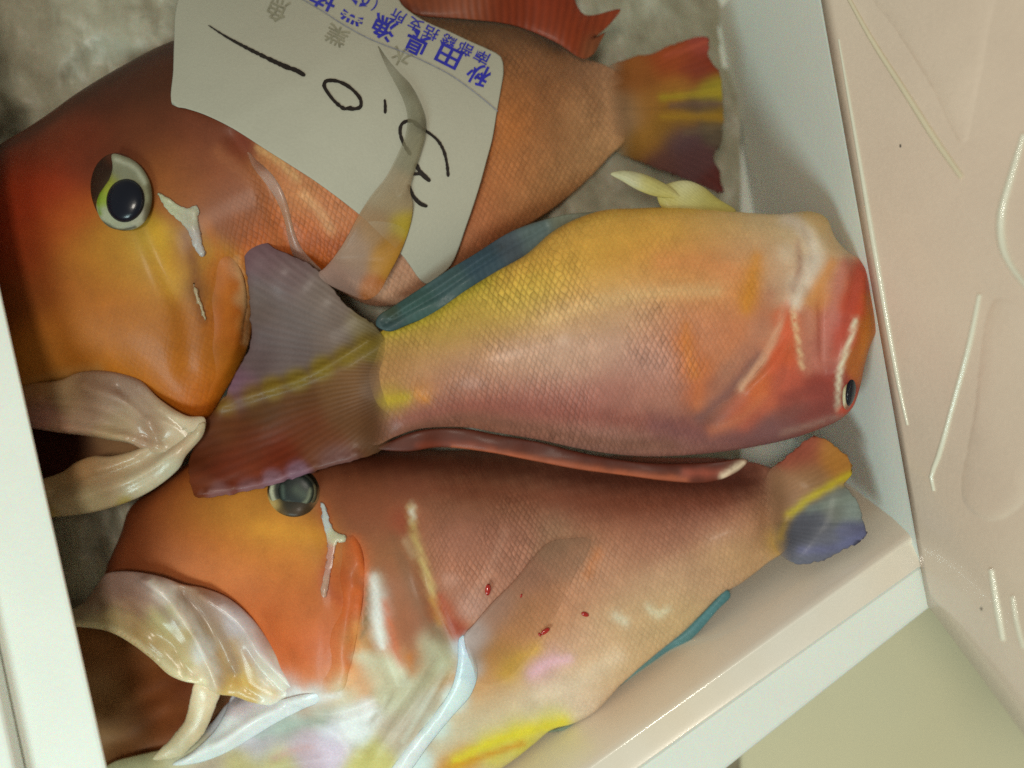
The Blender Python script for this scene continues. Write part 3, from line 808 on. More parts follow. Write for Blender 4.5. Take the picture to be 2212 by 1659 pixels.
B_P = [(860, 715, (170, 140, 56)), (950, 690, (178, 150, 56)), (1050, 640, (188, 162, 60)), (1130, 590, (192, 162, 66)), (1250, 510, (192, 152, 72)), (1350, 475, (197, 157, 72)), (1480, 475, (202, 162, 88)), (1600, 485, (197, 167, 108)), (1680, 490, (192, 168, 134)), (1760, 495, (192, 168, 124)), (1755, 465, (190, 150, 70), 15),
       (1200, 560, (197, 152, 70)), (1300, 540, (202, 147, 60)), (1400, 525, (202, 142, 66)), (1500, 545, (197, 132, 72)), (1600, 545, (192, 132, 88)), (1650, 560, (197, 152, 114)), (1720, 560, (192, 168, 144)),
       (1000, 700, (182, 146, 74)), (1100, 660, (192, 156, 76)), (1300, 620, (202, 156, 90)), (1450, 600, (197, 142, 85)), (1550, 630, (197, 131, 80)),
       (900, 770, (172, 126, 86)), (1050, 740, (172, 126, 96)), (1200, 700, (182, 142, 104)), (1350, 680, (182, 142, 112)), (1480, 700, (177, 116, 85)), (1560, 720, (182, 111, 74)),
       (820, 790, (162, 116, 72)), (1000, 800, (168, 122, 98)), (1150, 780, (172, 132, 108)), (1250, 770, (178, 138, 118)), (1400, 770, (172, 126, 112)),
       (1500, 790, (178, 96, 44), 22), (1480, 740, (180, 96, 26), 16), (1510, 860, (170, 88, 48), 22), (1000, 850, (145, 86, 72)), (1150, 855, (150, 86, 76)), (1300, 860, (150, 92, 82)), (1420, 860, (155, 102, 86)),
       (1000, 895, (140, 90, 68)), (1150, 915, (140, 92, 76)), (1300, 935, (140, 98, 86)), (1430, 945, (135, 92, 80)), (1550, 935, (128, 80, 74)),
       (845, 868, (162, 135, 42), 22), (912, 850, (168, 105, 32), 17), (820, 925, (142, 92, 66)), (900, 905, (150, 102, 82)), (792, 752, (152, 128, 44), 20),
       (1622, 590, (188, 120, 32), 20), (1618, 630, (184, 114, 34), 18), (1680, 620, (178, 142, 116), 22), (1650, 720, (180, 128, 102), 18), (1620, 770, (165, 112, 90), 18), (1590, 810, (150, 102, 82), 18), (1555, 855, (138, 90, 74), 20), (1520, 905, (122, 78, 64), 22),
       (1702, 700, (198, 85, 52), 18), (1685, 760, (192, 88, 52), 22), (1640, 840, (187, 94, 52), 24), (1600, 890, (172, 86, 60), 24), (1700, 830, (178, 84, 64), 24), (1765, 760, (166, 98, 84), 22), (1745, 700, (178, 118, 92), 18), (1762, 640, (192, 126, 74), 22), (1800, 600, (186, 124, 98), 20), (1790, 700, (170, 92, 82), 20), (1852, 600, (182, 78, 52), 20), (1842, 650, (182, 72, 46), 18), (1826, 720, (172, 66, 46), 14), (1880, 720, (178, 100, 36), 16), (1865, 780, (170, 95, 42), 16), (1780, 840, (142, 60, 50), 24), (1720, 900, (120, 70, 64), 24), (1650, 940, (112, 76, 76), 24), (1780, 890, (128, 66, 62), 22), (1835, 885, (165, 66, 40), 14),
       (1640, 470, (205, 180, 140), 20),
       (1700, 490, (196, 175, 140), 20), (1750, 520, (200, 178, 142), 18), (1752, 570, (205, 192, 178), 14), (1722, 610, (195, 180, 162), 14), (1775, 485, (192, 155, 86), 12), (1712, 655, (200, 180, 155), 8), (1770, 590, (190, 150, 110), 12), (1740, 640, (185, 150, 125), 10), (1700, 545, (200, 185, 165), 14)]
B_S = [([(860, 915), (1000, 880), (1200, 890), (1400, 912), (1500, 925)], 26, (132, 72, 62), .75), ([(850, 935), (1004, 905), (1170, 930), (1320, 958), (1450, 958)], 16, (112, 72, 58), .75), ([(1420, 920), (1520, 940), (1640, 945), (1740, 920)], 26, (112, 70, 70), .7),  # dark back along the seam: own colour with shade painted in
       ([(845, 712), (940, 672), (1005, 628), (1075, 590)], 16, (178, 160, 46), .8), ([(1090, 600), (1200, 545), (1320, 505), (1450, 490)], 30, (210, 158, 70), .5), ([(1235, 482), (1370, 458), (1500, 455)], 9, (190, 150, 62), .6),
       ([(1180, 690), (1300, 650), (1420, 632), (1545, 628)], 16, (206, 168, 118), .55), ([(1080, 770), (1200, 752), (1330, 745)], 24, (188, 148, 128), .5), ([(1430, 565), (1530, 570), (1590, 590)], 22, (200, 128, 78), .5),
       ([(1634, 555), (1626, 605), (1612, 665)], 15, (196, 128, 40), .65), ([(1482, 700), (1486, 760), (1500, 810)], 11, (190, 114, 52), .6), ([(1508, 830), (1510, 880)], 12, (180, 100, 56), .55),
       ([(1660, 640), (1640, 720), (1595, 800), (1530, 875)], 20, (168, 108, 84), .6), ([(1640, 770), (1580, 840), (1510, 905)], 13, (118, 80, 76), .8), ([(1704, 640), (1690, 690), (1655, 765), (1600, 838)], 8, (206, 160, 130), .85),
       ([(1702, 662), (1698, 720), (1672, 800)], 12, (200, 92, 60), .7), ([(1650, 860), (1600, 905), (1540, 930)], 14, (182, 104, 70), .55), ([(1690, 800), (1660, 870), (1610, 920)], 14, (165, 82, 64), .6),
       ([(1712, 668), (1720, 715), (1728, 760), (1733, 795)], 5, (216, 182, 140), .9), ([(1745, 665), (1742, 740), (1745, 800)], 12, (176, 112, 92), .7),
       ([(1760, 470), (1790, 500), (1800, 540)], 12, (192, 160, 118), .7), ([(1700, 470), (1740, 500), (1760, 560), (1735, 620), (1718, 650)], 17, (208, 192, 176), .85), ([(1722, 520), (1728, 575), (1712, 625)], 6, (165, 130, 115), .7),
       ([(1800, 565), (1775, 610), (1748, 650)], 13, (198, 136, 78), .8), ([(1825, 570), (1805, 640), (1785, 720), (1770, 790)], 13, (182, 112, 98), .75), ([(1858, 575), (1846, 630), (1828, 690), (1806, 760)], 13, (172, 74, 58), .7),
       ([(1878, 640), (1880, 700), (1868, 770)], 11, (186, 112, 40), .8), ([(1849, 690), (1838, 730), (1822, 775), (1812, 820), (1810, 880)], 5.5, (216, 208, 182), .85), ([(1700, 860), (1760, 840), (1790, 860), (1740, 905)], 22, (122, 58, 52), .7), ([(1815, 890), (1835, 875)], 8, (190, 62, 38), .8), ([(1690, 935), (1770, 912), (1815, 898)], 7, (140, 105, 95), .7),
       ([(800, 870), (845, 866), (880, 858)], 13, (172, 145, 40), .8), ([(905, 850), (920, 862)], 9, (182, 112, 32), .8), ([(786, 752), (800, 738), (830, 716)], 12, (165, 140, 42), .8)]
B_MASK = [(800, 850, .5), (1000, 780, 1), (1200, 700, 1.1), (1400, 700, 1.1), (1500, 800, .9), (1300, 500, .35), (1500, 500, .2), (1600, 620, .4), (1650, 700, 0), (1750, 700, 0), (1650, 870, 0), (1700, 550, 0), (1200, 880, .8), (1450, 920, .4), (1560, 860, .1)]
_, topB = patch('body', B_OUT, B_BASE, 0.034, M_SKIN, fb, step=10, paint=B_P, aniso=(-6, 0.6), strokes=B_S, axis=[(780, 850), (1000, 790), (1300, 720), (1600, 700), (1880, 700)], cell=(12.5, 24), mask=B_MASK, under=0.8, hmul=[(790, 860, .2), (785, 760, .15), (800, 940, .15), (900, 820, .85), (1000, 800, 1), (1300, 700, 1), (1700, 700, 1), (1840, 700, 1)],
                ridges=[([(1722, 500), (1732, 570), (1712, 640)], 7, -0.0018), ([(1705, 640), (1690, 692), (1650, 775), (1590, 842)], 6, 0.0020), ([(1722, 680), (1735, 800)], 6, 0.0014), ([(1772, 600), (1750, 660), (1748, 780)], 9, -0.0016), ([(1850, 590), (1815, 720), (1790, 800)], 12, 0.0022), ([(1828, 600), (1790, 720)], 8, -0.0012), ([(1712, 560), (1700, 640), (1660, 730), (1600, 820), (1520, 905)], 12, -0.0022), ([(1745, 560), (1738, 700), (1740, 800)], 10, -0.0014), ([(1800, 560), (1790, 680), (1770, 800)], 10, 0.0012)])
patch('gill_cover', [(1712, 560), (1708, 645), (1692, 692), (1645, 790), (1585, 850), (1510, 908), (1545, 938), (1610, 945), (1690, 925), (1745, 880), (1762, 800), (1745, 700), (1755, 620), (1740, 560)],
      None, 0.0022, M_HEAD, fb, step=9, p=0.45, under=0.5, drape=topB, off=[(1755, 600, -.004), (1750, 700, -.0035), (1762, 800, -.004), (1740, 880, -.004), (1690, 925, -.004), (1600, 945, -.003), (1712, 600, -.001), (1690, 690, .0004), (1640, 790, .0004), (1560, 870, .0)],
      strokes=B_S, paint=B_P + [(1700, 655, (192, 165, 140), 9), (1722, 690, (190, 150, 115), 9), (1730, 750, (186, 160, 130), 8)])
bz = float(topB(np.array([1822.0]), np.array([842.0]))[0])
def eye_slope(x, y): return bz - 0.0002 * (np.asarray(x, float) - 1822)
beye = patch('eye', ell(1834, 842, 13, 44, 8), None, 0.0025, M_JAW, fb, step=5, p=0.45, drape=eye_slope, off=0.0, paint=[(1828, 800, (190, 175, 125), 10), (1818, 860, (185, 175, 145), 10), (1842, 830, (140, 115, 80), 8), (1840, 880, (120, 60, 40), 8)])[0]
bp_ = patch('pupil', ell(1838, 843, 11, 34, 8), None, 0.0030, M_PUPIL, fb, step=4, p=0.5, drape=eye_slope, off=0.0018)[0]
bp_.parent = beye
patch('tail_fin', [(812, 705), (790, 690), (757, 668), (722, 628), (695, 592), (655, 562), (610, 545), (565, 522), (533, 530), (534, 600), (541, 680), (540, 745), (510, 805), (482, 860), (446, 908), (424, 950), (408, 1010), (424, 1073), (480, 1070), (560, 1055), (640, 1032), (720, 1006), (790, 988), (850, 955), (860, 900), (850, 780)],
      [(820, 850, 0.013), (760, 720, 0.012), (700, 640, 0.016), (600, 580, 0.020), (540, 560, 0.021), (545, 680, 0.012), (530, 780, 0.006), (620, 800, 0.009), (480, 880, 0.004), (600, 940, 0.010), (620, 1030, 0.020), (440, 1050, 0.018), (430, 960, 0.006), (760, 970, 0.02)],
      0.0014, M_FIN, fb, step=9, p=0.4, fan=((960, 800), 150, 0.8), fade=((858, 850), (760, 846)), ragged=1.2,
      ridges=[([(800, 735), (720, 785), (640, 823), (560, 848), (470, 880)], 7, 0.003), ([(780, 985), (640, 1024), (540, 1050), (430, 1068)], 6, 0.003)],
      paint=[(560, 560, (97, 70, 75), 30), (560, 650, (92, 75, 70), 30), (620, 600, (100, 78, 78), 30), (650, 680, (96, 81, 78), 30), (560, 760, (86, 68, 68), 30), (620, 750, (91, 75, 73), 30), (700, 650, (108, 91, 83), 30), (720, 720, (99, 81, 73), 28), (780, 705, (104, 89, 60), 18), (510, 840, (102, 70, 84), 22),
             (790, 742, (116, 94, 27), 13), (745, 770, (116, 94, 24), 12), (700, 795, (113, 92, 22), 12), (640, 823, (113, 92, 22), 12), (590, 840, (113, 89, 22), 12), (540, 855, (113, 86, 22), 12), (490, 872, (113, 83, 22), 12),
             (740, 830, (102, 67, 33), 26), (640, 870, (84, 49, 20), 24), (560, 890, (78, 46, 19), 24), (750, 890, (97, 62, 36), 28), (650, 920, (94, 44, 20), 26), (550, 950, (89, 38, 17), 26), (480, 930, (88, 46, 19), 26), (700, 960, (96, 51, 27), 24), (600, 980, (99, 35, 14), 24), (500, 1000, (97, 36, 14), 24), (450, 960, (81, 36, 16), 24),
             (640, 1020, (120, 89, 105), 10), (590, 1037, (121, 88, 99), 10), (540, 1050, (121, 84, 89), 10), (470, 1066, (121, 81, 80), 10), (720, 990, (105, 73, 70), 16), (540, 1028, (104, 41, 17), 12), (440, 1050, (94, 41, 19), 12)])
patch('dorsal_fin', [(815, 968), (850, 950), (904, 930), (1004, 926), (1070, 938), (1170, 956), (1237, 973), (1320, 990), (1404, 1000), (1500, 1000), (1560, 996), (1600, 990), (1616, 994), (1600, 1014), (1562, 1034), (1520, 1043), (1450, 1040), (1350, 1027), (1250, 1014), (1150, 995), (1050, 976), (950, 966), (880, 975)],
      [(900, 940, 0.004), (1100, 955, 0.003), (1300, 995, 0.003), (1450, 1005, 0.004), (1600, 990, 0.008), (950, 985, 0.000), (1150, 1012, 0.002), (1350, 1040, 0.003), (1500, 1055, 0.006)], 0.0009, M_FIN, fb, step=7, p=0.3, fan=((1200, -1200), 300, 0.6), wob=0.0003,
      col=(84, 36, 22), strokes=[([(900, 962), (1000, 958), (1070, 968)], 7, (112, 46, 26), .8), ([(980, 968), (1080, 980), (1200, 1000), (1350, 1024), (1480, 1036)], 8, (160, 82, 52), .85), ([(1100, 950), (1250, 982), (1400, 1006), (1560, 1004)], 8, (72, 28, 18), .7), ([(1480, 1022), (1570, 1022)], 10, (150, 70, 52), .7), ([(1560, 1028), (1606, 1000)], 7, (206, 184, 156), .9)])  # dark reds carry the seam's shadow over the fin's own red
patch('anal_fin', [(812, 702), (818, 682), (845, 664), (900, 628), (970, 582), (1020, 552), (1104, 500), (1170, 476), (1225, 463), (1262, 459), (1300, 458), (1240, 482), (1192, 510), (1140, 553), (1072, 590), (1006, 630), (940, 676), (880, 702), (840, 716)],
      [(830, 700, 0.016), (1000, 600, 0.018), (1250, 470, 0.010)], 0.0011, M_FIN, fb, step=6, p=0.3, fan=((1400, 1500), 420, 0.5), wob=0.001,
      ridges=[([(830, 700), (940, 640), (1060, 560), (1180, 490)], 3, -0.0016), ([(845, 685), (950, 618), (1080, 535)], 3, 0.0014)],
      paint=[(830, 700, (46, 65, 67), 20), (900, 655, (52, 76, 73), 22), (970, 610, (56, 76, 78), 22), (1040, 560, (49, 67, 78), 24), (1100, 525, (65, 73, 81), 18), (1150, 500, (83, 96, 96), 22), (1230, 470, (102, 104, 89), 22), (840, 675, (56, 64, 48), 10)])
for o_, b_ in (([(1318, 375), (1345, 368), (1385, 374), (1420, 388), (1448, 404), (1470, 425), (1420, 425), (1380, 412), (1345, 392)], 0.018),
               ([(1420, 410), (1450, 394), (1485, 390), (1520, 404), (1550, 428), (1590, 456), (1540, 466), (1475, 468), (1430, 450)], 0.016)):
    patch('pelvic_fin', o_, b_, 0.0022, M_FIN, fb, step=7, p=0.45, fan=((1600, 500), 160, 0.5), paint=[(1340, 378, (170, 165, 130), 25), (1420, 400, (165, 155, 95), 20), (1480, 398, (178, 172, 130), 20), (1540, 440, (158, 146, 78), 22), (1440, 430, (165, 152, 84), 18), (1500, 430, (162, 152, 92), 16)])

# ================================================================== fish C (bottom, mouth open)
ILL[0] = 0.82; SAT[0] = 0.98
fc = thing('fish', 'lowest orange fish with gaping pale mouth and small red blood spots', 'fish', GROUP)
C_BASE = [(450, 1200, -0.004), (700, 1350, -0.002), (1000, 1250, -0.006), (1350, 1200, -0.008), (1350, 1450, 0.0), (1690, 1110, 0.0), (1600, 1180, 0.0), (1100, 950, -0.024), (1300, 960, -0.024), (1500, 970, -0.022), (900, 1650, -0.004)]
C_OUT = [(228, 1248), (230, 1226), (245, 1190), (262, 1150), (276, 1105), (295, 1082), (330, 1055), (385, 1013), (440, 985), (520, 965), (620, 958), (750, 972), (900, 972), (1100, 974), (1300, 984), (1450, 988), (1560, 990), (1650, 1005), (1700, 1035), (1716, 1110), (1700, 1185), (1662, 1213), (1602, 1259), (1568, 1279), (1508, 1336),
         (1475, 1366), (1404, 1423), (1337, 1483), (1287, 1536), (1237, 1563), (1194, 1574), (1154, 1606), (1100, 1648), (1000, 1710), (900, 1780), (700, 1810), (500, 1810), (330, 1800), (200, 1740), (205, 1680), (240, 1648), (300, 1630), (370, 1614), (420, 1594), (458, 1560), (490, 1520), (530, 1490), (575, 1450), (583, 1413), (533, 1349), (483, 1306), (430, 1285), (393, 1276), (350, 1258), (300, 1256), (260, 1254)]
C_P = [(270, 1150, (108, 54, 27)), (300, 1100, (110, 52, 24)), (350, 1070, (118, 54, 24)), (450, 1020, (135, 60, 24)), (260, 1210, (110, 54, 27)), (330, 1200, (126, 63, 32)), (400, 1100, (145, 78, 27)), (480, 1080, (178, 116, 36)), (540, 1100, (175, 112, 36)), (560, 1150, (187, 122, 36)), (630, 1150, (192, 126, 42)), (690, 1180, (187, 122, 42), 25),
       (420, 1180, (162, 86, 32)), (480, 1200, (187, 102, 36)), (550, 1220, (192, 107, 42)), (650, 1230, (192, 112, 46)), (380, 1240, (177, 102, 62)), (450, 1270, (187, 107, 62)), (540, 1300, (184, 98, 52)), (600, 1300, (178, 92, 42)), (660, 1320, (184, 98, 44)), (560, 1350, (197, 97, 42)), (620, 1400, (200, 97, 46)), (680, 1430, (197, 97, 52)), (700, 1475, (208, 130, 76)), (740, 1400, (192, 102, 57)),
       (752, 1300, (192, 92, 36), 22), (770, 1200, (182, 92, 42), 22), (725, 1250, (167, 77, 32), 18), (760, 1465, (202, 146, 92), 22), (720, 1050, (122, 66, 40)), (800, 1050, (118, 68, 42)), (760, 1100, (135, 72, 48)), (850, 1110, (145, 78, 48)), (800, 1150, (135, 83, 58)), (870, 1125, (158, 66, 44), 18), (830, 1200, (152, 97, 57)), (860, 1280, (138, 88, 58)), (880, 1350, (152, 92, 62), 24), (890, 1425, (185, 112, 52), 18), (850, 1350, (172, 102, 62), 18),
       (808, 1255, (180, 165, 145), 11), (813, 1290, (200, 195, 185), 12), (818, 1330, (210, 212, 206), 13), (820, 1370, (205, 205, 190), 12), (783, 1340, (150, 125, 85), 10), (775, 1390, (187, 152, 92), 18), (805, 1440, (196, 192, 162), 20), (850, 1460, (196, 190, 162), 22), (930, 1400, (168, 158, 130), 22), (960, 1370, (145, 124, 98), 16),
       (920, 1100, (152, 102, 78)), (1000, 1060, (135, 88, 62)), (1100, 1080, (148, 100, 76)), (1000, 1150, (167, 112, 93)), (1100, 1180, (163, 112, 93)), (1250, 1100, (145, 92, 72)), (1400, 1100, (145, 86, 66)), (1550, 1080, (152, 88, 74)), (1000, 1250, (167, 107, 82)), (958, 1320, (160, 74, 40), 14), (985, 1360, (160, 68, 36), 15), (1025, 1310, (173, 130, 116), 20),
       (1100, 1260, (168, 118, 98)), (1200, 1150, (154, 118, 93), 25), (1250, 1200, (168, 117, 87)), (1350, 1180, (168, 113, 88)), (1450, 1150, (163, 112, 92)), (1600, 1120, (168, 118, 93)), (1670, 1120, (168, 123, 88)), (1685, 1165, (180, 138, 52), 18), (1500, 1250, (182, 142, 112)), (1600, 1200, (182, 142, 102)), (1400, 1280, (187, 147, 117)), (1350, 1350, (197, 162, 122)), (1450, 1320, (197, 167, 122)), (1300, 1250, (177, 127, 97)), (1200, 1300, (182, 127, 97)),
       (1150, 1350, (187, 132, 92)), (1100, 1400, (182, 127, 72)), (1112, 1440, (193, 154, 66), 24), (1060, 1480, (187, 132, 76)), (1180, 1430, (205, 158, 160), 22), (1160, 1450, (204, 158, 158), 20), (1250, 1400, (197, 152, 127)), (1200, 1500, (207, 187, 167)), (1100, 1530, (206, 187, 154)), (1000, 1590, (197, 182, 152)), (1250, 1470, (207, 172, 142)), (1300, 1440, (206, 172, 127)), (1190, 1556, (206, 196, 84), 22), (1120, 1585, (206, 192, 46), 22), (1060, 1610, (204, 186, 46), 20), (1010, 1632, (198, 142, 42), 16), (980, 1655, (198, 135, 40), 16),
       (400, 1620, (186, 182, 152), 20), (300, 1650, (176, 166, 126), 25), (500, 1560, (192, 192, 198), 22), (560, 1520, (202, 207, 214), 20), (620, 1490, (196, 190, 190), 20), (450, 1645, (176, 160, 140), 25), (560, 1600, (180, 174, 182), 25), (620, 1560, (165, 176, 166), 22), (700, 1545, (172, 178, 164), 22), (680, 1500, (204, 218, 220), 14), (740, 1495, (202, 206, 178), 20), (660, 1610, (190, 168, 180), 25), (720, 1605, (206, 190, 208), 22), (770, 1585, (214, 228, 226), 15), (750, 1550, (216, 236, 228), 18), (715, 1575, (205, 206, 216), 14), (792, 1538, (222, 242, 238), 14), (850, 1500, (186, 182, 152), 25), (900, 1450, (172, 167, 137), 25), (950, 1420, (172, 172, 142), 20), (860, 1580, (182, 166, 146), 25), (920, 1530, (176, 166, 146), 20), (900, 1590, (180, 165, 145), 20), (600, 1650, (186, 176, 122), 22), (800, 1640, (192, 182, 112), 25), (520, 1660, (184, 172, 120), 22),  # throat whites, with bluish highlights painted into the colour
             (1000, 1395, (178, 188, 200), 14), (1018, 1440, (182, 197, 210), 14), (985, 1510, (192, 217, 220), 14), (945, 1570, (196, 226, 224), 14), (900, 1640, (202, 237, 234), 15), (870, 1700, (202, 237, 234), 16)]
C_S = [([(888, 1095), (893, 1150), (912, 1210), (935, 1280), (956, 1345)], 8, (192, 166, 104), .9), ([(889, 1092), (891, 1122)], 5, (206, 200, 184), .9), ([(878, 1168), (895, 1200)], 9, (180, 150, 116), .7), ([(930, 1290), (950, 1340)], 6, (176, 122, 40), .8),
       ([(720, 985), (900, 1000), (1100, 1010), (1300, 1032), (1500, 1045), (1620, 1040)], 40, (74, 32, 20), .85), ([(860, 1050), (1150, 1072), (1350, 1088), (1560, 1078)], 26, (126, 68, 48), .6),  # darker red back, with the seam's shadow painted in as well
       ([(238, 1215), (262, 1155), (300, 1090), (380, 1020)], 18, (92, 44, 22), .6), ([(700, 1100), (712, 1180), (700, 1260), (735, 1300)], 12, (165, 72, 36), .6), ([(765, 1170), (785, 1240), (770, 1350), (755, 1440)], 13, (205, 96, 36), .7), ([(770, 1350), (768, 1430), (752, 1480)], 10, (214, 150, 84), .6),
       ([(795, 1270), (790, 1330), (782, 1380)], 6, (128, 108, 76), .7), ([(808, 1250), (814, 1300), (818, 1350), (824, 1395)], 9, (222, 222, 214), .9), ([(840, 1220), (862, 1290), (880, 1370), (890, 1430)], 16, (150, 88, 54), .7), ([(832, 1300), (846, 1370), (866, 1440)], 9, (196, 100, 60), .7), ([(884, 1420), (890, 1452)], 11, (192, 114, 46), .8),
       ([(850, 1160), (880, 1240), (912, 1320), (935, 1370)], 11, (128, 86, 58), .6), ([(948, 1290), (962, 1340), (985, 1372)], 11, (160, 66, 34), .85), ([(975, 1345), (998, 1362)], 7, (150, 56, 30), .85), ([(775, 1420), (810, 1425), (860, 1450)], 16, (206, 204, 176), .7),
       ([(1090, 1455), (1120, 1425), (1160, 1400)], 17, (204, 158, 60), .7), ([(1150, 1455), (1190, 1430), (1225, 1425)], 13, (218, 170, 186), .7), ([(1170, 1505), (1240, 1480), (1330, 1420)], 22, (224, 196, 170), .5), ([(985, 1645), (1060, 1606), (1140, 1578), (1220, 1560)], 15, (216, 198, 40), .9), ([(975, 1658), (1060, 1628), (1130, 1605)], 7, (200, 140, 36), .85),
       ([(1330, 1330), (1350, 1345)], 10, (232, 214, 190), .6), ([(1400, 1310), (1420, 1330), (1440, 1318)], 8, (232, 214, 184), .6), ([(1160, 1195), (1230, 1168), (1275, 1170), (1255, 1215)], 16, (146, 110, 86), .5), ([(1290, 1195), (1270, 1240)], 12, (186, 112, 62), .6),
       ([(560, 1140), (640, 1150), (690, 1160)], 22, (206, 140, 40), .6), ([(580, 1330), (600, 1380), (650, 1420)], 22, (178, 84, 36), .5), ([(1020, 1290), (1060, 1225), (1090, 1150)], 9, (190, 142, 122), .4),
       ([(640, 1492), (690, 1508), (735, 1500)], 7, (220, 232, 234), .8), ([(500, 1570), (570, 1525), (640, 1495)], 10, (212, 218, 226), .7), ([(560, 1590), (640, 1565), (700, 1560)], 9, (158, 172, 160), .7), ([(590, 1640), (640, 1618), (670, 1615)], 7, (190, 146, 142), .6), ([(900, 1425), (860, 1490), (790, 1570)], 5, (150, 138, 112), .6), ([(940, 1420), (890, 1500), (830, 1600)], 5, (160, 146, 120), .6), ([(960, 1440), (925, 1510), (870, 1600)], 4, (205, 205, 190), .6), ([(740, 1590), (790, 1575)], 14, (228, 244, 240), .7)]  # the bluish white strokes paint highlights on the throat
C_MASK = [(400, 1200, 0), (600, 1200, 0), (700, 1400, 0), (820, 1200, 0), (850, 1080, 0), (880, 1300, 0), (1000, 1180, 1), (1100, 1220, 1), (1050, 1300, .7), (1200, 1350, .35), (1300, 1200, .5), (1450, 1300, .4), (1600, 1150, .4), (1150, 1450, .1), (1000, 1550, 0), (950, 1450, 0), (600, 1600, 0), (800, 1550, 0), (400, 1650, 0), (850, 1650, 0)]
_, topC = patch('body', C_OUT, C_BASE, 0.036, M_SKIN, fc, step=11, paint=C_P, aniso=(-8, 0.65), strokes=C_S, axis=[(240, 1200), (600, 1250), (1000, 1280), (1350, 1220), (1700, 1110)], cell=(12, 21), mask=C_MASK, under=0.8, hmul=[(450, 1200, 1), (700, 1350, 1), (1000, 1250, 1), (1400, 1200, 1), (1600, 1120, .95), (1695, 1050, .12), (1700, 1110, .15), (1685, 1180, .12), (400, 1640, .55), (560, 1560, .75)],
                ridges=[([(700, 1090), (730, 1180), (745, 1300), (735, 1420)], 12, -0.0012), ([(800, 1220), (830, 1330), (870, 1440)], 10, -0.0018), ([(905, 1100), (940, 1250), (985, 1370)], 9, -0.0020), ([(790, 1260), (780, 1380)], 9, -0.002),
                         ([(640, 1500), (690, 1512), (760, 1500), (830, 1470)], 7, -0.0026), ([(480, 1600), (560, 1540), (640, 1500)], 10, 0.0022), ([(430, 1645), (560, 1580), (680, 1530)], 9, -0.0022), ([(500, 1665), (640, 1620), (760, 1600)], 10, 0.0016),
                         ([(960, 1400), (900, 1480), (820, 1580)], 7, -0.0018), ([(930, 1420), (870, 1500), (800, 1600)], 6, 0.0014), ([(980, 1410), (950, 1490), (890, 1570), (840, 1650)], 6, -0.0018), ([(690, 1525), (745, 1555), (785, 1595)], 14, 0.0018)])
patch('gill_cover', [(715, 1115), (755, 1130), (778, 1175), (788, 1230), (782, 1310), (768, 1390), (756, 1450), (740, 1492), (700, 1496), (664, 1490), (690, 1430), (715, 1330), (722, 1240), (715, 1170)],
      None, 0.0022, M_HEAD, fc, step=8, p=0.45, under=0.5, drape=topC, off=[(715, 1120, -.003), (715, 1200, -.003), (718, 1300, -.0032), (690, 1430, -.0032), (665, 1488, -.002), (782, 1200, .0004), (785, 1300, .0005), (765, 1400, .0005), (742, 1490, .0)], strokes=C_S, paint=C_P)
patch('cheek_mark', [(693, 1085), (704, 1095), (712, 1125), (727, 1150), (748, 1158), (745, 1170), (728, 1172), (722, 1200), (712, 1250), (703, 1290), (693, 1280), (702, 1230), (708, 1180), (700, 1140)],
      None, 0.0006, M_JAW, fc, step=5, wob=0.0004, ragged=1.0, drape=topC, off=0.0004, paint=[(700, 1110, (188, 185, 180), 14), (735, 1160, (188, 180, 150), 10), (712, 1210, (185, 130, 115), 16), (698, 1275, (182, 140, 120), 14)])
ceye = patch('eye', ell(634, 1062, 60, 58, 10), None, 0.0036, M_HEAD, fc, step=6, p=0.5, drape=topC, off=-0.0010, paint=[(634, 1064, (40, 36, 26), 40), (582, 1090, (178, 150, 90), 10), (600, 1118, (90, 66, 30), 10), (655, 1120, (66, 44, 22), 14), (692, 1080, (120, 84, 50), 10), (580, 1045, (60, 40, 20), 12), (640, 1008, (96, 52, 26), 12)])[0]
czz = float(topC(np.array([634.0]), np.array([1064.0]))[0]) + 0.0022
ci = patch('iris', ell(633, 1064, 52, 49, 10), None, 0.0016, M_HEAD, fc, step=4, p=0.4, drape=flat_top(czz), off=-0.0003, col=(30, 30, 22), strokes=[([(592, 1035), (586, 1060), (596, 1088), (618, 1104), (645, 1108)], 5, (176, 174, 148), .95), ([(660, 1100), (676, 1080), (680, 1050)], 4, (92, 84, 60), .8)])[0]
cp = patch('pupil', ell(639, 1062, 39, 38, 10), None, 0.0014, M_HEAD, fc, step=4, p=0.45, drape=flat_top(czz), off=0.0008, col=(20, 26, 23), strokes=[([(622, 1088), (645, 1094), (664, 1080), (670, 1058)], 4, (120, 122, 98), .8), ([(640, 1060), (655, 1068)], 11, (66, 74, 62), .8), ([(610, 1050), (612, 1075)], 4, (70, 82, 72), .7)])[0]
ci.parent = ceye; cp.parent = ceye
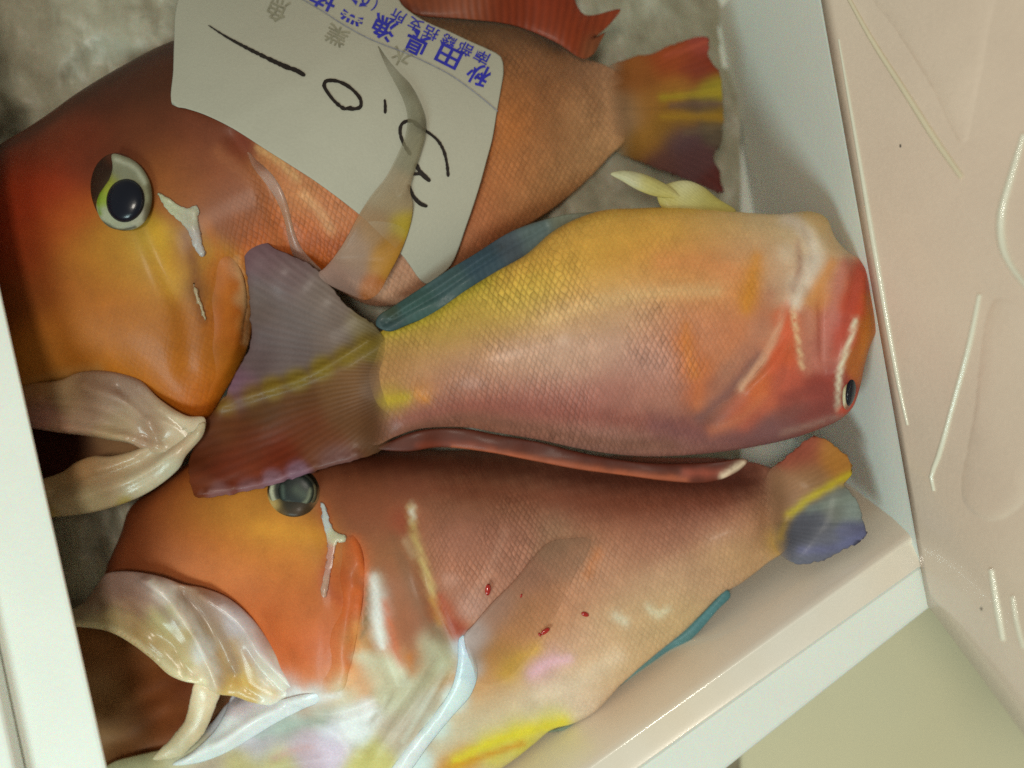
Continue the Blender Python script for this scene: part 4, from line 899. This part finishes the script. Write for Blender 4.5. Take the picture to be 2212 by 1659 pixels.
# mouth
ILL[0] = 0.70; SAT[0] = 1.0
patch('mouth_lining', [(60, 1320), (180, 1335), (300, 1380), (440, 1440), (500, 1480), (520, 1540), (450, 1620), (330, 1690), (180, 1710), (80, 1700)], -0.016, 0.007, M_MOUTH, fc, step=14, wob=0.003,
      paint=[(240, 1400, (125, 82, 45), 40), (300, 1450, (125, 75, 38), 40), (350, 1500, (118, 65, 30), 40), (380, 1540, (110, 58, 26), 40), (230, 1490, (128, 95, 62), 34), (250, 1550, (130, 92, 58), 30), (300, 1590, (105, 58, 26), 30), (400, 1480, (105, 52, 25), 20), (465, 1540, (140, 95, 62), 25)])
patch('upper_jaw', [(105, 1354), (150, 1320), (182, 1300), (205, 1268), (228, 1240), (255, 1234), (300, 1236), (350, 1246), (395, 1262), (440, 1270), (494, 1292), (545, 1336), (596, 1402), (642, 1446), (674, 1488), (652, 1512), (596, 1524), (545, 1518), (505, 1504), (472, 1500), (437, 1480), (395, 1471), (365, 1457), (333, 1428), (287, 1392), (233, 1364), (163, 1354)],
      [(180, 1300, 0.010), (350, 1340, 0.016), (450, 1450, 0.014), (520, 1380, 0.015), (640, 1490, 0.014)], 0.0042, M_JAW, fc, step=7, p=0.34, wob=0.0007,
      paint=[(200, 1290, (128, 108, 90), 22), (240, 1260, (128, 103, 94), 22), (180, 1335, (152, 142, 112), 16), (300, 1265, (142, 118, 110), 20), (290, 1310, (157, 128, 108), 22), (250, 1345, (168, 152, 112), 18), (320, 1375, (168, 146, 102), 20), (380, 1430, (178, 162, 124), 18), (400, 1390, (162, 142, 102), 16), (350, 1335, (162, 152, 112), 18), (400, 1325, (187, 174, 156), 16), (435, 1400, (192, 188, 184), 14), (462, 1450, (187, 172, 152), 14), (430, 1470, (197, 178, 148), 12), (350, 1290, (178, 162, 152), 12), (420, 1300, (140, 108, 88), 18), (470, 1318, (152, 128, 120), 18), (505, 1345, (168, 156, 158), 16), (455, 1360, (150, 126, 98), 18), (500, 1420, (162, 132, 92), 22), (545, 1395, (174, 160, 156), 16), (585, 1440, (184, 174, 160), 18), (520, 1475, (182, 152, 92), 18), (600, 1478, (200, 196, 182), 18), (640, 1495, (192, 178, 168), 16), (480, 1440, (176, 146, 102), 14)],
      strokes=[([(330, 1255), (375, 1290), (415, 1345), (448, 1400), (468, 1450)], 9, (214, 206, 196), .8), ([(405, 1290), (450, 1330), (490, 1395), (510, 1450)], 14, (128, 104, 90), .7), ([(480, 1312), (530, 1352), (580, 1425), (630, 1475)], 8, (202, 194, 196), .7), ([(150, 1348), (235, 1358), (290, 1386), (340, 1424), (395, 1462), (440, 1474)], 7, (212, 196, 160), .8), ([(260, 1275), (330, 1300), (380, 1350)], 10, (132, 106, 96), .6), ([(280, 1330), (350, 1390), (400, 1440)], 10, (176, 156, 112), .6), ([(500, 1470), (545, 1480), (590, 1500)], 12, (190, 152, 84), .6), ([(215, 1262), (200, 1300), (170, 1330)], 14, (120, 98, 84), .6)],
      ridges=[([(320, 1248), (365, 1280), (405, 1330), (440, 1388), (465, 1440), (476, 1480)], 8, 0.0040), ([(395, 1285), (440, 1330), (482, 1400), (505, 1460)], 13, -0.0034), ([(440, 1282), (520, 1342), (582, 1424), (640, 1482)], 7, 0.0026), ([(220, 1310), (300, 1335), (370, 1395), (420, 1450)], 9, -0.0022), ([(160, 1350), (240, 1360), (300, 1392), (370, 1452), (430, 1474)], 6, 0.0020), ([(260, 1290), (340, 1345), (390, 1410)], 3.5, -0.0011), ([(540, 1400), (570, 1450), (610, 1490)], 4, -0.0012), ([(500, 1440), (530, 1480), (570, 1505)], 5, -0.0014)])
patch('lower_jaw', [(425, 1468), (455, 1478), (478, 1492), (470, 1515), (456, 1552), (440, 1584), (415, 1612), (392, 1632), (330, 1640), (368, 1596), (399, 1556), (408, 1524), (414, 1496)],
      [(440, 1480, 0.013), (430, 1540, 0.009), (380, 1620, 0.006)], 0.003, M_JAW, fc, step=6, p=0.36, ragged=0.5, wob=0.0006, paint=[(440, 1490, (200, 182, 152), 25), (420, 1570, (184, 168, 136), 25), (380, 1615, (180, 170, 140), 20)], strokes=[([(430, 1490), (425, 1550), (390, 1610)], 6, (206, 196, 170), .6)])
patch('lip_fold', [(505, 1500), (548, 1510), (600, 1512), (655, 1500), (712, 1496), (700, 1512), (655, 1532), (600, 1560), (545, 1594), (480, 1630), (420, 1650), (372, 1652), (420, 1620), (462, 1580), (486, 1540)],
      None, 0.0016, M_JAW, fc, step=7, p=0.36, drape=topC, off=[(500, 1510, .003), (640, 1500, .0015), (700, 1500, -.001), (560, 1585, .0002), (430, 1645, .0002), (480, 1560, .001)], wob=0.0006,
      paint=[(520, 1520, (184, 172, 176), 20), (600, 1520, (206, 204, 208), 20), (660, 1508, (206, 206, 204), 18), (500, 1580, (206, 210, 220), 18), (570, 1550, (214, 218, 226), 18), (430, 1635, (200, 204, 200), 16)],
      strokes=[([(400, 1640), (480, 1600), (560, 1550), (640, 1512)], 8, (226, 232, 238), .75), ([(490, 1540), (530, 1530), (590, 1525)], 9, (176, 156, 160), .5)], ridges=[([(400, 1640), (490, 1595), (570, 1545), (650, 1510)], 7, 0.0016)])
patch('gill_membrane', [(992, 1378), (1005, 1371), (1024, 1412), (1032, 1455), (1018, 1500), (977, 1548), (928, 1608), (888, 1664), (850, 1710), (833, 1690), (880, 1612), (935, 1545), (973, 1490), (988, 1435)],
      None, 0.0017, M_JAW, fc, step=8, p=0.5, drape=topC, off=0.0, paint=[(1000, 1395, (178, 188, 200), 16), (1018, 1440, (182, 197, 210), 16), (985, 1510, (192, 217, 220), 16), (945, 1570, (196, 226, 224), 16), (900, 1640, (202, 237, 234), 18), (870, 1700, (202, 237, 234), 18)])
ILL[0] = 0.84
patch('pectoral_fin', [(1003, 1372), (1020, 1352), (1060, 1305), (1110, 1255), (1150, 1205), (1185, 1172), (1230, 1163), (1275, 1166), (1268, 1200), (1240, 1245), (1215, 1300), (1180, 1360), (1140, 1420), (1090, 1470), (1040, 1480), (1020, 1440)],
      None, 0.0012, M_FIN, fc, step=8, p=0.35, under=0.4, drape=topC, off=0.0012, fan=((980, 1430), 120, 0.35), alpha=[(1010, 1380, .85), (1055, 1310, .6), (1110, 1255, .5), (1185, 1176, .35), (1230, 1166, .3), (1272, 1170, .1), (1150, 1350, .12), (1080, 1450, .1), (1260, 1210, .05), (1215, 1300, 0), (1180, 1360, 0), (1140, 1420, 0), (1090, 1470, 0), (1040, 1478, 0), (1150, 1270, .3)],
      paint=[(1010, 1375, (185, 165, 160), 25), (1070, 1310, (178, 138, 120), 25), (1130, 1240, (170, 125, 102), 25), (1200, 1185, (162, 126, 102), 25), (1250, 1180, (158, 122, 98), 20), (1150, 1350, (182, 130, 90), 40), (1080, 1440, (180, 130, 75), 30)],
      ridges=[([(1010, 1365), (1110, 1258), (1180, 1178)], 5, 0.0012)])
patch('tail_fin', [(1655, 1030), (1700, 985), (1758, 943), (1790, 955), (1828, 984), (1842, 1018), (1826, 1046), (1848, 1076), (1862, 1112), (1871, 1158), (1822, 1186), (1775, 1213), (1720, 1217), (1680, 1190), (1660, 1110)],
      [(1680, 1110, 0.004), (1850, 1080, 0.016), (1760, 950, 0.004), (1780, 1200, 0.015), (1865, 1156, 0.019)], 0.0011, M_FIN, fc, step=8, p=0.4, fan=((1580, 1130), 110, 0.45), ragged=1.6, fade=((1652, 1110), (1722, 1100)),
      strokes=[([(1840, 1024), (1795, 1048), (1745, 1080), (1705, 1112)], 9, (176, 156, 34), .95), ([(1700, 1118), (1686, 1160)], 9, (178, 140, 50), .7), ([(1750, 1100), (1840, 1075)], 10, (120, 128, 118), .6), ([(1730, 1190), (1800, 1185), (1862, 1158)], 10, (98, 98, 132), .8)], paint=[(1740, 980, (146, 74, 57), 24), (1800, 985, (171, 115, 52), 20), (1750, 1030, (144, 105, 71), 20), (1805, 1095, (100, 102, 95), 16), (1840, 1100, (124, 132, 127), 14), (1760, 1130, (81, 81, 91), 18), (1840, 1150, (88, 88, 115), 14), (1785, 1190, (96, 96, 110), 18), (1700, 1060, (144, 102, 72), 18)])
patch('anal_fin', [(1180, 1582), (1238, 1560), (1288, 1532), (1338, 1479), (1404, 1419), (1475, 1362), (1510, 1332), (1572, 1274), (1578, 1288), (1550, 1318), (1505, 1370), (1445, 1422), (1385, 1472), (1325, 1522), (1272, 1562), (1230, 1576)],
      [(1200, 1575, -0.006), (1400, 1430, -0.010), (1570, 1290, 0.0)], 0.0011, M_FIN, fc, step=6, p=0.3, fan=((900, 800), 420, 0.5), wob=0.001,
      paint=[(1230, 1568, (110, 120, 104), 20), (1300, 1530, (73, 99, 96), 20), (1380, 1455, (88, 118, 113), 20), (1450, 1395, (78, 112, 113), 20), (1530, 1320, (73, 112, 116), 20), (1340, 1500, (65, 83, 80), 14)])
for x, y, a, b, r in ((1054, 1274, 6, 13, 5), (1264, 1327, 9, 5, 20), (1178, 1364, 12, 5, -35), (1166, 1371, 5, 3, 60), (1126, 1287, 2.5, 5, 20)):
    patch('blood_spot', ell(x, y, a, b, r, 10), None, 0.0006, M_BLOOD, fc, step=2.5, drape=topC, off=0.0022 if x < 1200 else 0.0003)

# ================================================================== the paper tag on fish A
tag = thing('paper_tag', 'white paper tag with blue printing and black handwriting lying on the largest fish', 'tag')
TAG = [(397, -40), (384, 0), (378, 30), (376, 80), (374, 150), (372, 226), (400, 234), (440, 247), (500, 276), (580, 327), (640, 365), (680, 391), (774, 462), (820, 505), (870, 553), (921, 614), (950, 596), (975, 572), (1010, 482), (1037, 400), (1052, 345), (1064, 300), (1074, 240), (1082, 195), (1088, 150), (1082, 122), (1057, 107), (1010, 86), (970, 67), (935, 53), (904, 37), (885, 24), (868, 9), (856, -20), (845, -70), (700, -110), (500, -110), (410, -90)]
def tag_z(x, y):
    z = topA(x, y)
    return z
# smooth sheet resting over the fish: a gentle plane fitted above its back
gx_, gy_ = np.meshgrid(np.linspace(370, 1090, 25), np.linspace(-60, 620, 25))
ins_ = inside(np.array(TAG, float), gx_, gy_)
xs_, ys_ = gx_[ins_], gy_[ins_]
zs_ = topA(xs_, ys_)
def feats(x, y):
    u = (np.asarray(x, float) - 730) / 350; v = (np.asarray(y, float) - 250) / 300
    return np.stack([np.ones_like(u), u, v, u * u, u * v, v * v, v ** 3, u * v * v], -1)
coef, *_ = np.linalg.lstsq(feats(xs_, ys_), zs_, rcond=None)
lift = float(np.percentile(zs_ - feats(xs_, ys_) @ coef, 96))
def tag_surf(x, y):
    u = (np.asarray(x, float) - 730) / 350
    z = feats(x, y) @ coef + lift + 0.0008
    z = np.maximum(z, topA(x, y) + 0.0008)
    x = np.asarray(x, float); y = np.asarray(y, float)
    return z + 0.0010 * np.sin(x / 95 + y / 160) + 0.0003 * np.sin(x / 61 - y / 97) * np.sin(y / 140 + x / 300) + 0.0004 * np.exp(-((x * 0.6 + y - 560) / 26) ** 2)
patch('sheet', TAG, None, 0.00018, M_PAPER, tag, step=12, p=0.15, under=1.0, drape=tag_surf, curve=True)

def lay(name, verts2d, faces, mat, off):
    x = np.array([v[0] for v in verts2d]); y = np.array([v[1] for v in verts2d])
    z = tag_surf(x, y) + off
    co = np.stack(P(x, y, z), 1)
    me = bpy.data.meshes.new(name)
    me.from_pydata([tuple(v) for v in co], [], faces)
    bm = bmesh.new(); bm.from_mesh(me)
    bmesh.ops.recalc_face_normals(bm, faces=bm.faces)
    for f_ in bm.faces:
        if f_.normal.z < 0: f_.normal_flip()
    bm.to_mesh(me); bm.free()
    return link(name, me, mat, tag)

def glyphs(name, chars, mat, off=0.0005, thick=0.0):
    """chars: (character, centre x, centre y, height, width, angle of the reading direction)"""
    V = []; F = []
    for ch, cx, cy, hh, ww, deg in chars:
        cu = bpy.data.curves.new('t', 'FONT'); cu.body = ch; cu.offset = thick
        tmp = bpy.data.objects.new('t', cu); COL.objects.link(tmp)
        dg = bpy.context.evaluated_depsgraph_get()
        me = bpy.data.meshes.new_from_object(tmp.evaluated_get(dg))
        bm = bmesh.new(); bm.from_mesh(me)
        bmesh.ops.triangulate(bm, faces=bm.faces)
        bmesh.ops.subdivide_edges(bm, edges=[e for e in bm.edges if e.calc_length() > 0.35], cuts=1)
        bmesh.ops.triangulate(bm, faces=bm.faces)
        pts = np.array([v.co[:2] for v in bm.verts])
        bm.verts.index_update()
        if len(pts):
            mn, mx = pts.min(0), pts.max(0)
            c = (mn + mx) / 2; size = np.maximum(mx - mn, 1e-3)
            k = len(V); r = math.radians(deg)
            for q in pts:
                a = (q[0] - c[0]) / size[0] * ww; b = (q[1] - c[1]) / size[1] * hh
                wx = a * math.cos(r) - b * math.sin(r); wy = a * math.sin(r) + b * math.cos(r)
                V.append((cx + wx, cy - wy))
            F += [tuple(k + v.index for v in f_.verts) for f_ in bm.faces]
        bm.free(); bpy.data.objects.remove(tmp); bpy.data.curves.remove(cu); bpy.data.meshes.remove(me)
    return lay(name, V, F, mat, off)

def stroke(name, line, width, mat, off=0.0006):
    """an ink stroke of varying width: line of (x, y, w)"""
    sm = resample([q[:2] for q in line], 4, False)
    w = np.interp(np.linspace(0, 1, len(sm)), np.linspace(0, 1, len(line)), [q[2] if len(q) > 2 else 1 for q in line]) * width
    rs = np.random.RandomState(len(sm))
    w = w * (1 + 0.10 * rs.randn(len(sm)))
    t = np.gradient(sm, axis=0); t /= np.linalg.norm(t, axis=1)[:, None]
    n = np.stack([-t[:, 1], t[:, 0]], 1)
    V = []; F = []
    # round caps
    sm2 = np.concatenate([[sm[0] - t[0] * w[0] * 0.5], sm, [sm[-1] + t[-1] * w[-1] * 0.5]])
    n2 = np.concatenate([[n[0]], n, [n[-1]]]); w2 = np.concatenate([[w[0] * .45], w, [w[-1] * .45]])
    for q, m_, ww in zip(sm2, n2, w2):
        V += [tuple(q + m_ * ww / 2), tuple(q - m_ * ww / 2)]
    for i in range(len(sm2) - 1):
        F.append((2 * i, 2 * i + 1, 2 * i + 3, 2 * i + 2))
    return lay(name, V, F, mat, off)

glyphs('printed_text', [('秋', 1033, 160, 49, 50, 152), ('田', 970, 120, 45, 52, 153), ('県', 900, 92, 51, 52, 154), ('漁', 829, 60, 51, 55, 154), ('業', 765, 27, 51, 57, 155), ('協', 700, -6, 51, 57, 155), ('同', 634, -40, 51, 57, 155)], M_BLUE, thick=0.020)
glyphs('printed_text', [('南', 1041, 123, 28, 33, 152), ('部', 1005, 106, 28, 33, 152), ('総', 968, 89, 28, 33, 153), ('括', 931, 71, 28, 33, 153), ('支', 897, 53, 28, 33, 154), ('所', 860, 35, 28, 33, 154), ('(', 810, 10, 30, 8, 155), ('0', 791, -2, 26, 17, 155), ('1', 770, -14, 26, 12, 155)], M_BLUE, thick=0.012)
for g_ in [('水', 866, 122, 42, 44, 152), ('業', 727, 77, 42, 50, 154), ('魚', 597, 20, 52, 48, 156)]:
    glyphs('printed_text', [g_], M_GREY, thick=0.005)
stroke('ruled_line', [(1075, 240), (1024, 198), (970, 160), (887, 119), (797, 83), (737, 50), (700, 26), (653, -2), (620, -20)], 2.2, M_LINE)
stroke('handwritten_mark', [(451, 55, .35), (490, 80, .7), (560, 117, .95), (620, 145, 1.1), (640, 152, 1.4), (655, 161, 1.2)], 7.5, M_BLACK)
stroke('handwritten_mark', [(757, 232, 1.0), (745, 235), (726, 222), (710, 203), (700, 185), (703, 176), (722, 174), (745, 182), (765, 197), (779, 216), (778, 231), (766, 235), (750, 234)], 7.5, M_BLACK)
stroke('handwritten_mark', [(831, 217, .7), (832, 226, 1), (832, 242, 1)], 6.5, M_BLACK)
stroke('handwritten_mark', [(908, 276, .9), (898, 265), (882, 261), (868, 268), (864, 284), (871, 309), (886, 333, 1.2)], 7, M_BLACK)
stroke('handwritten_mark', [(896, 268, .9), (922, 284), (945, 303), (958, 325), (965, 352), (968, 379, 1)], 6.5, M_BLACK)
stroke('handwritten_mark', [(900, 358, 1), (908, 372, 1.2), (926, 389, 1.1)], 9, M_BLACK)
stroke('handwritten_mark', [(894, 376, .8), (907, 375, 1)], 8, M_BLACK, off=0.0008)
stroke('handwritten_mark', [(883, 402, .9), (893, 424, 1), (908, 440, 1.1), (920, 445, .9)], 8.5, M_BLACK)

# pectoral fin of the largest fish, lying over the tag
def fin_z(x, y):
    t = np.clip((np.asarray(y, float) - 420) / 140, 0, 1)
    top = np.maximum(tag_surf(x, y), topA(x, y)) + 0.0030
    return top * (1 - t) + np.maximum(topA(x, y) + 0.004, 0.016) * t
patch('pectoral_fin', [(816, 98), (835, 124), (862, 156), (885, 180), (905, 215), (919, 256), (919, 292), (909, 330), (896, 370), (886, 410), (892, 440), (888, 480), (872, 530), (842, 590), (815, 636), (790, 648), (750, 634), (705, 612), (680, 592), (697, 582), (735, 536), (774, 466), (800, 425), (832, 385), (858, 335), (876, 290), (880, 252), (870, 214), (852, 178), (832, 140)],
      None, 0.0022, M_FIN, fa, step=7, p=0.45, under=0.5, drape=fin_z, fan=((660, 640), 190, 0.35),
      ridges=[([(830, 120), (885, 190), (912, 270), (900, 340), (870, 420)], 6, 0.002)],
      alpha=[(825, 110, .5), (835, 142, .0), (852, 180, .1), (868, 214, .15), (878, 252, .15), (874, 290, .05), (858, 335, 0), (832, 385, 0), (800, 425, .05), (776, 466, .35), (738, 536, .7), (880, 190, .55), (898, 250, .5), (917, 270, .85), (912, 320, .75), (892, 360, .65), (862, 400, .45), (830, 440, .5), (885, 470, .9), (880, 510, .9), (800, 520, .85), (760, 560, .9), (700, 596, .9), (820, 580, .9), (850, 560, .9), (792, 646, 0), (750, 632, 0), (705, 612, .1), (818, 634, .2), (780, 610, .6)],
      paint=[(700, 595, (165, 132, 120), 24), (755, 545, (165, 135, 115), 25), (740, 610, (150, 120, 108), 20), (835, 565, (178, 125, 46), 18), (872, 490, (178, 152, 52), 16), (808, 625, (176, 98, 28), 14), (850, 530, (172, 120, 48), 14), (810, 490, (165, 130, 95), 20), (850, 420, (165, 142, 110), 25), (893, 330, (140, 132, 106), 22), (915, 270, (105, 98, 80), 8), (895, 250, (128, 122, 98), 18), (868, 175, (112, 104, 78), 18), (830, 125, (90, 78, 50), 14)])
print('objects', len(bpy.data.objects))
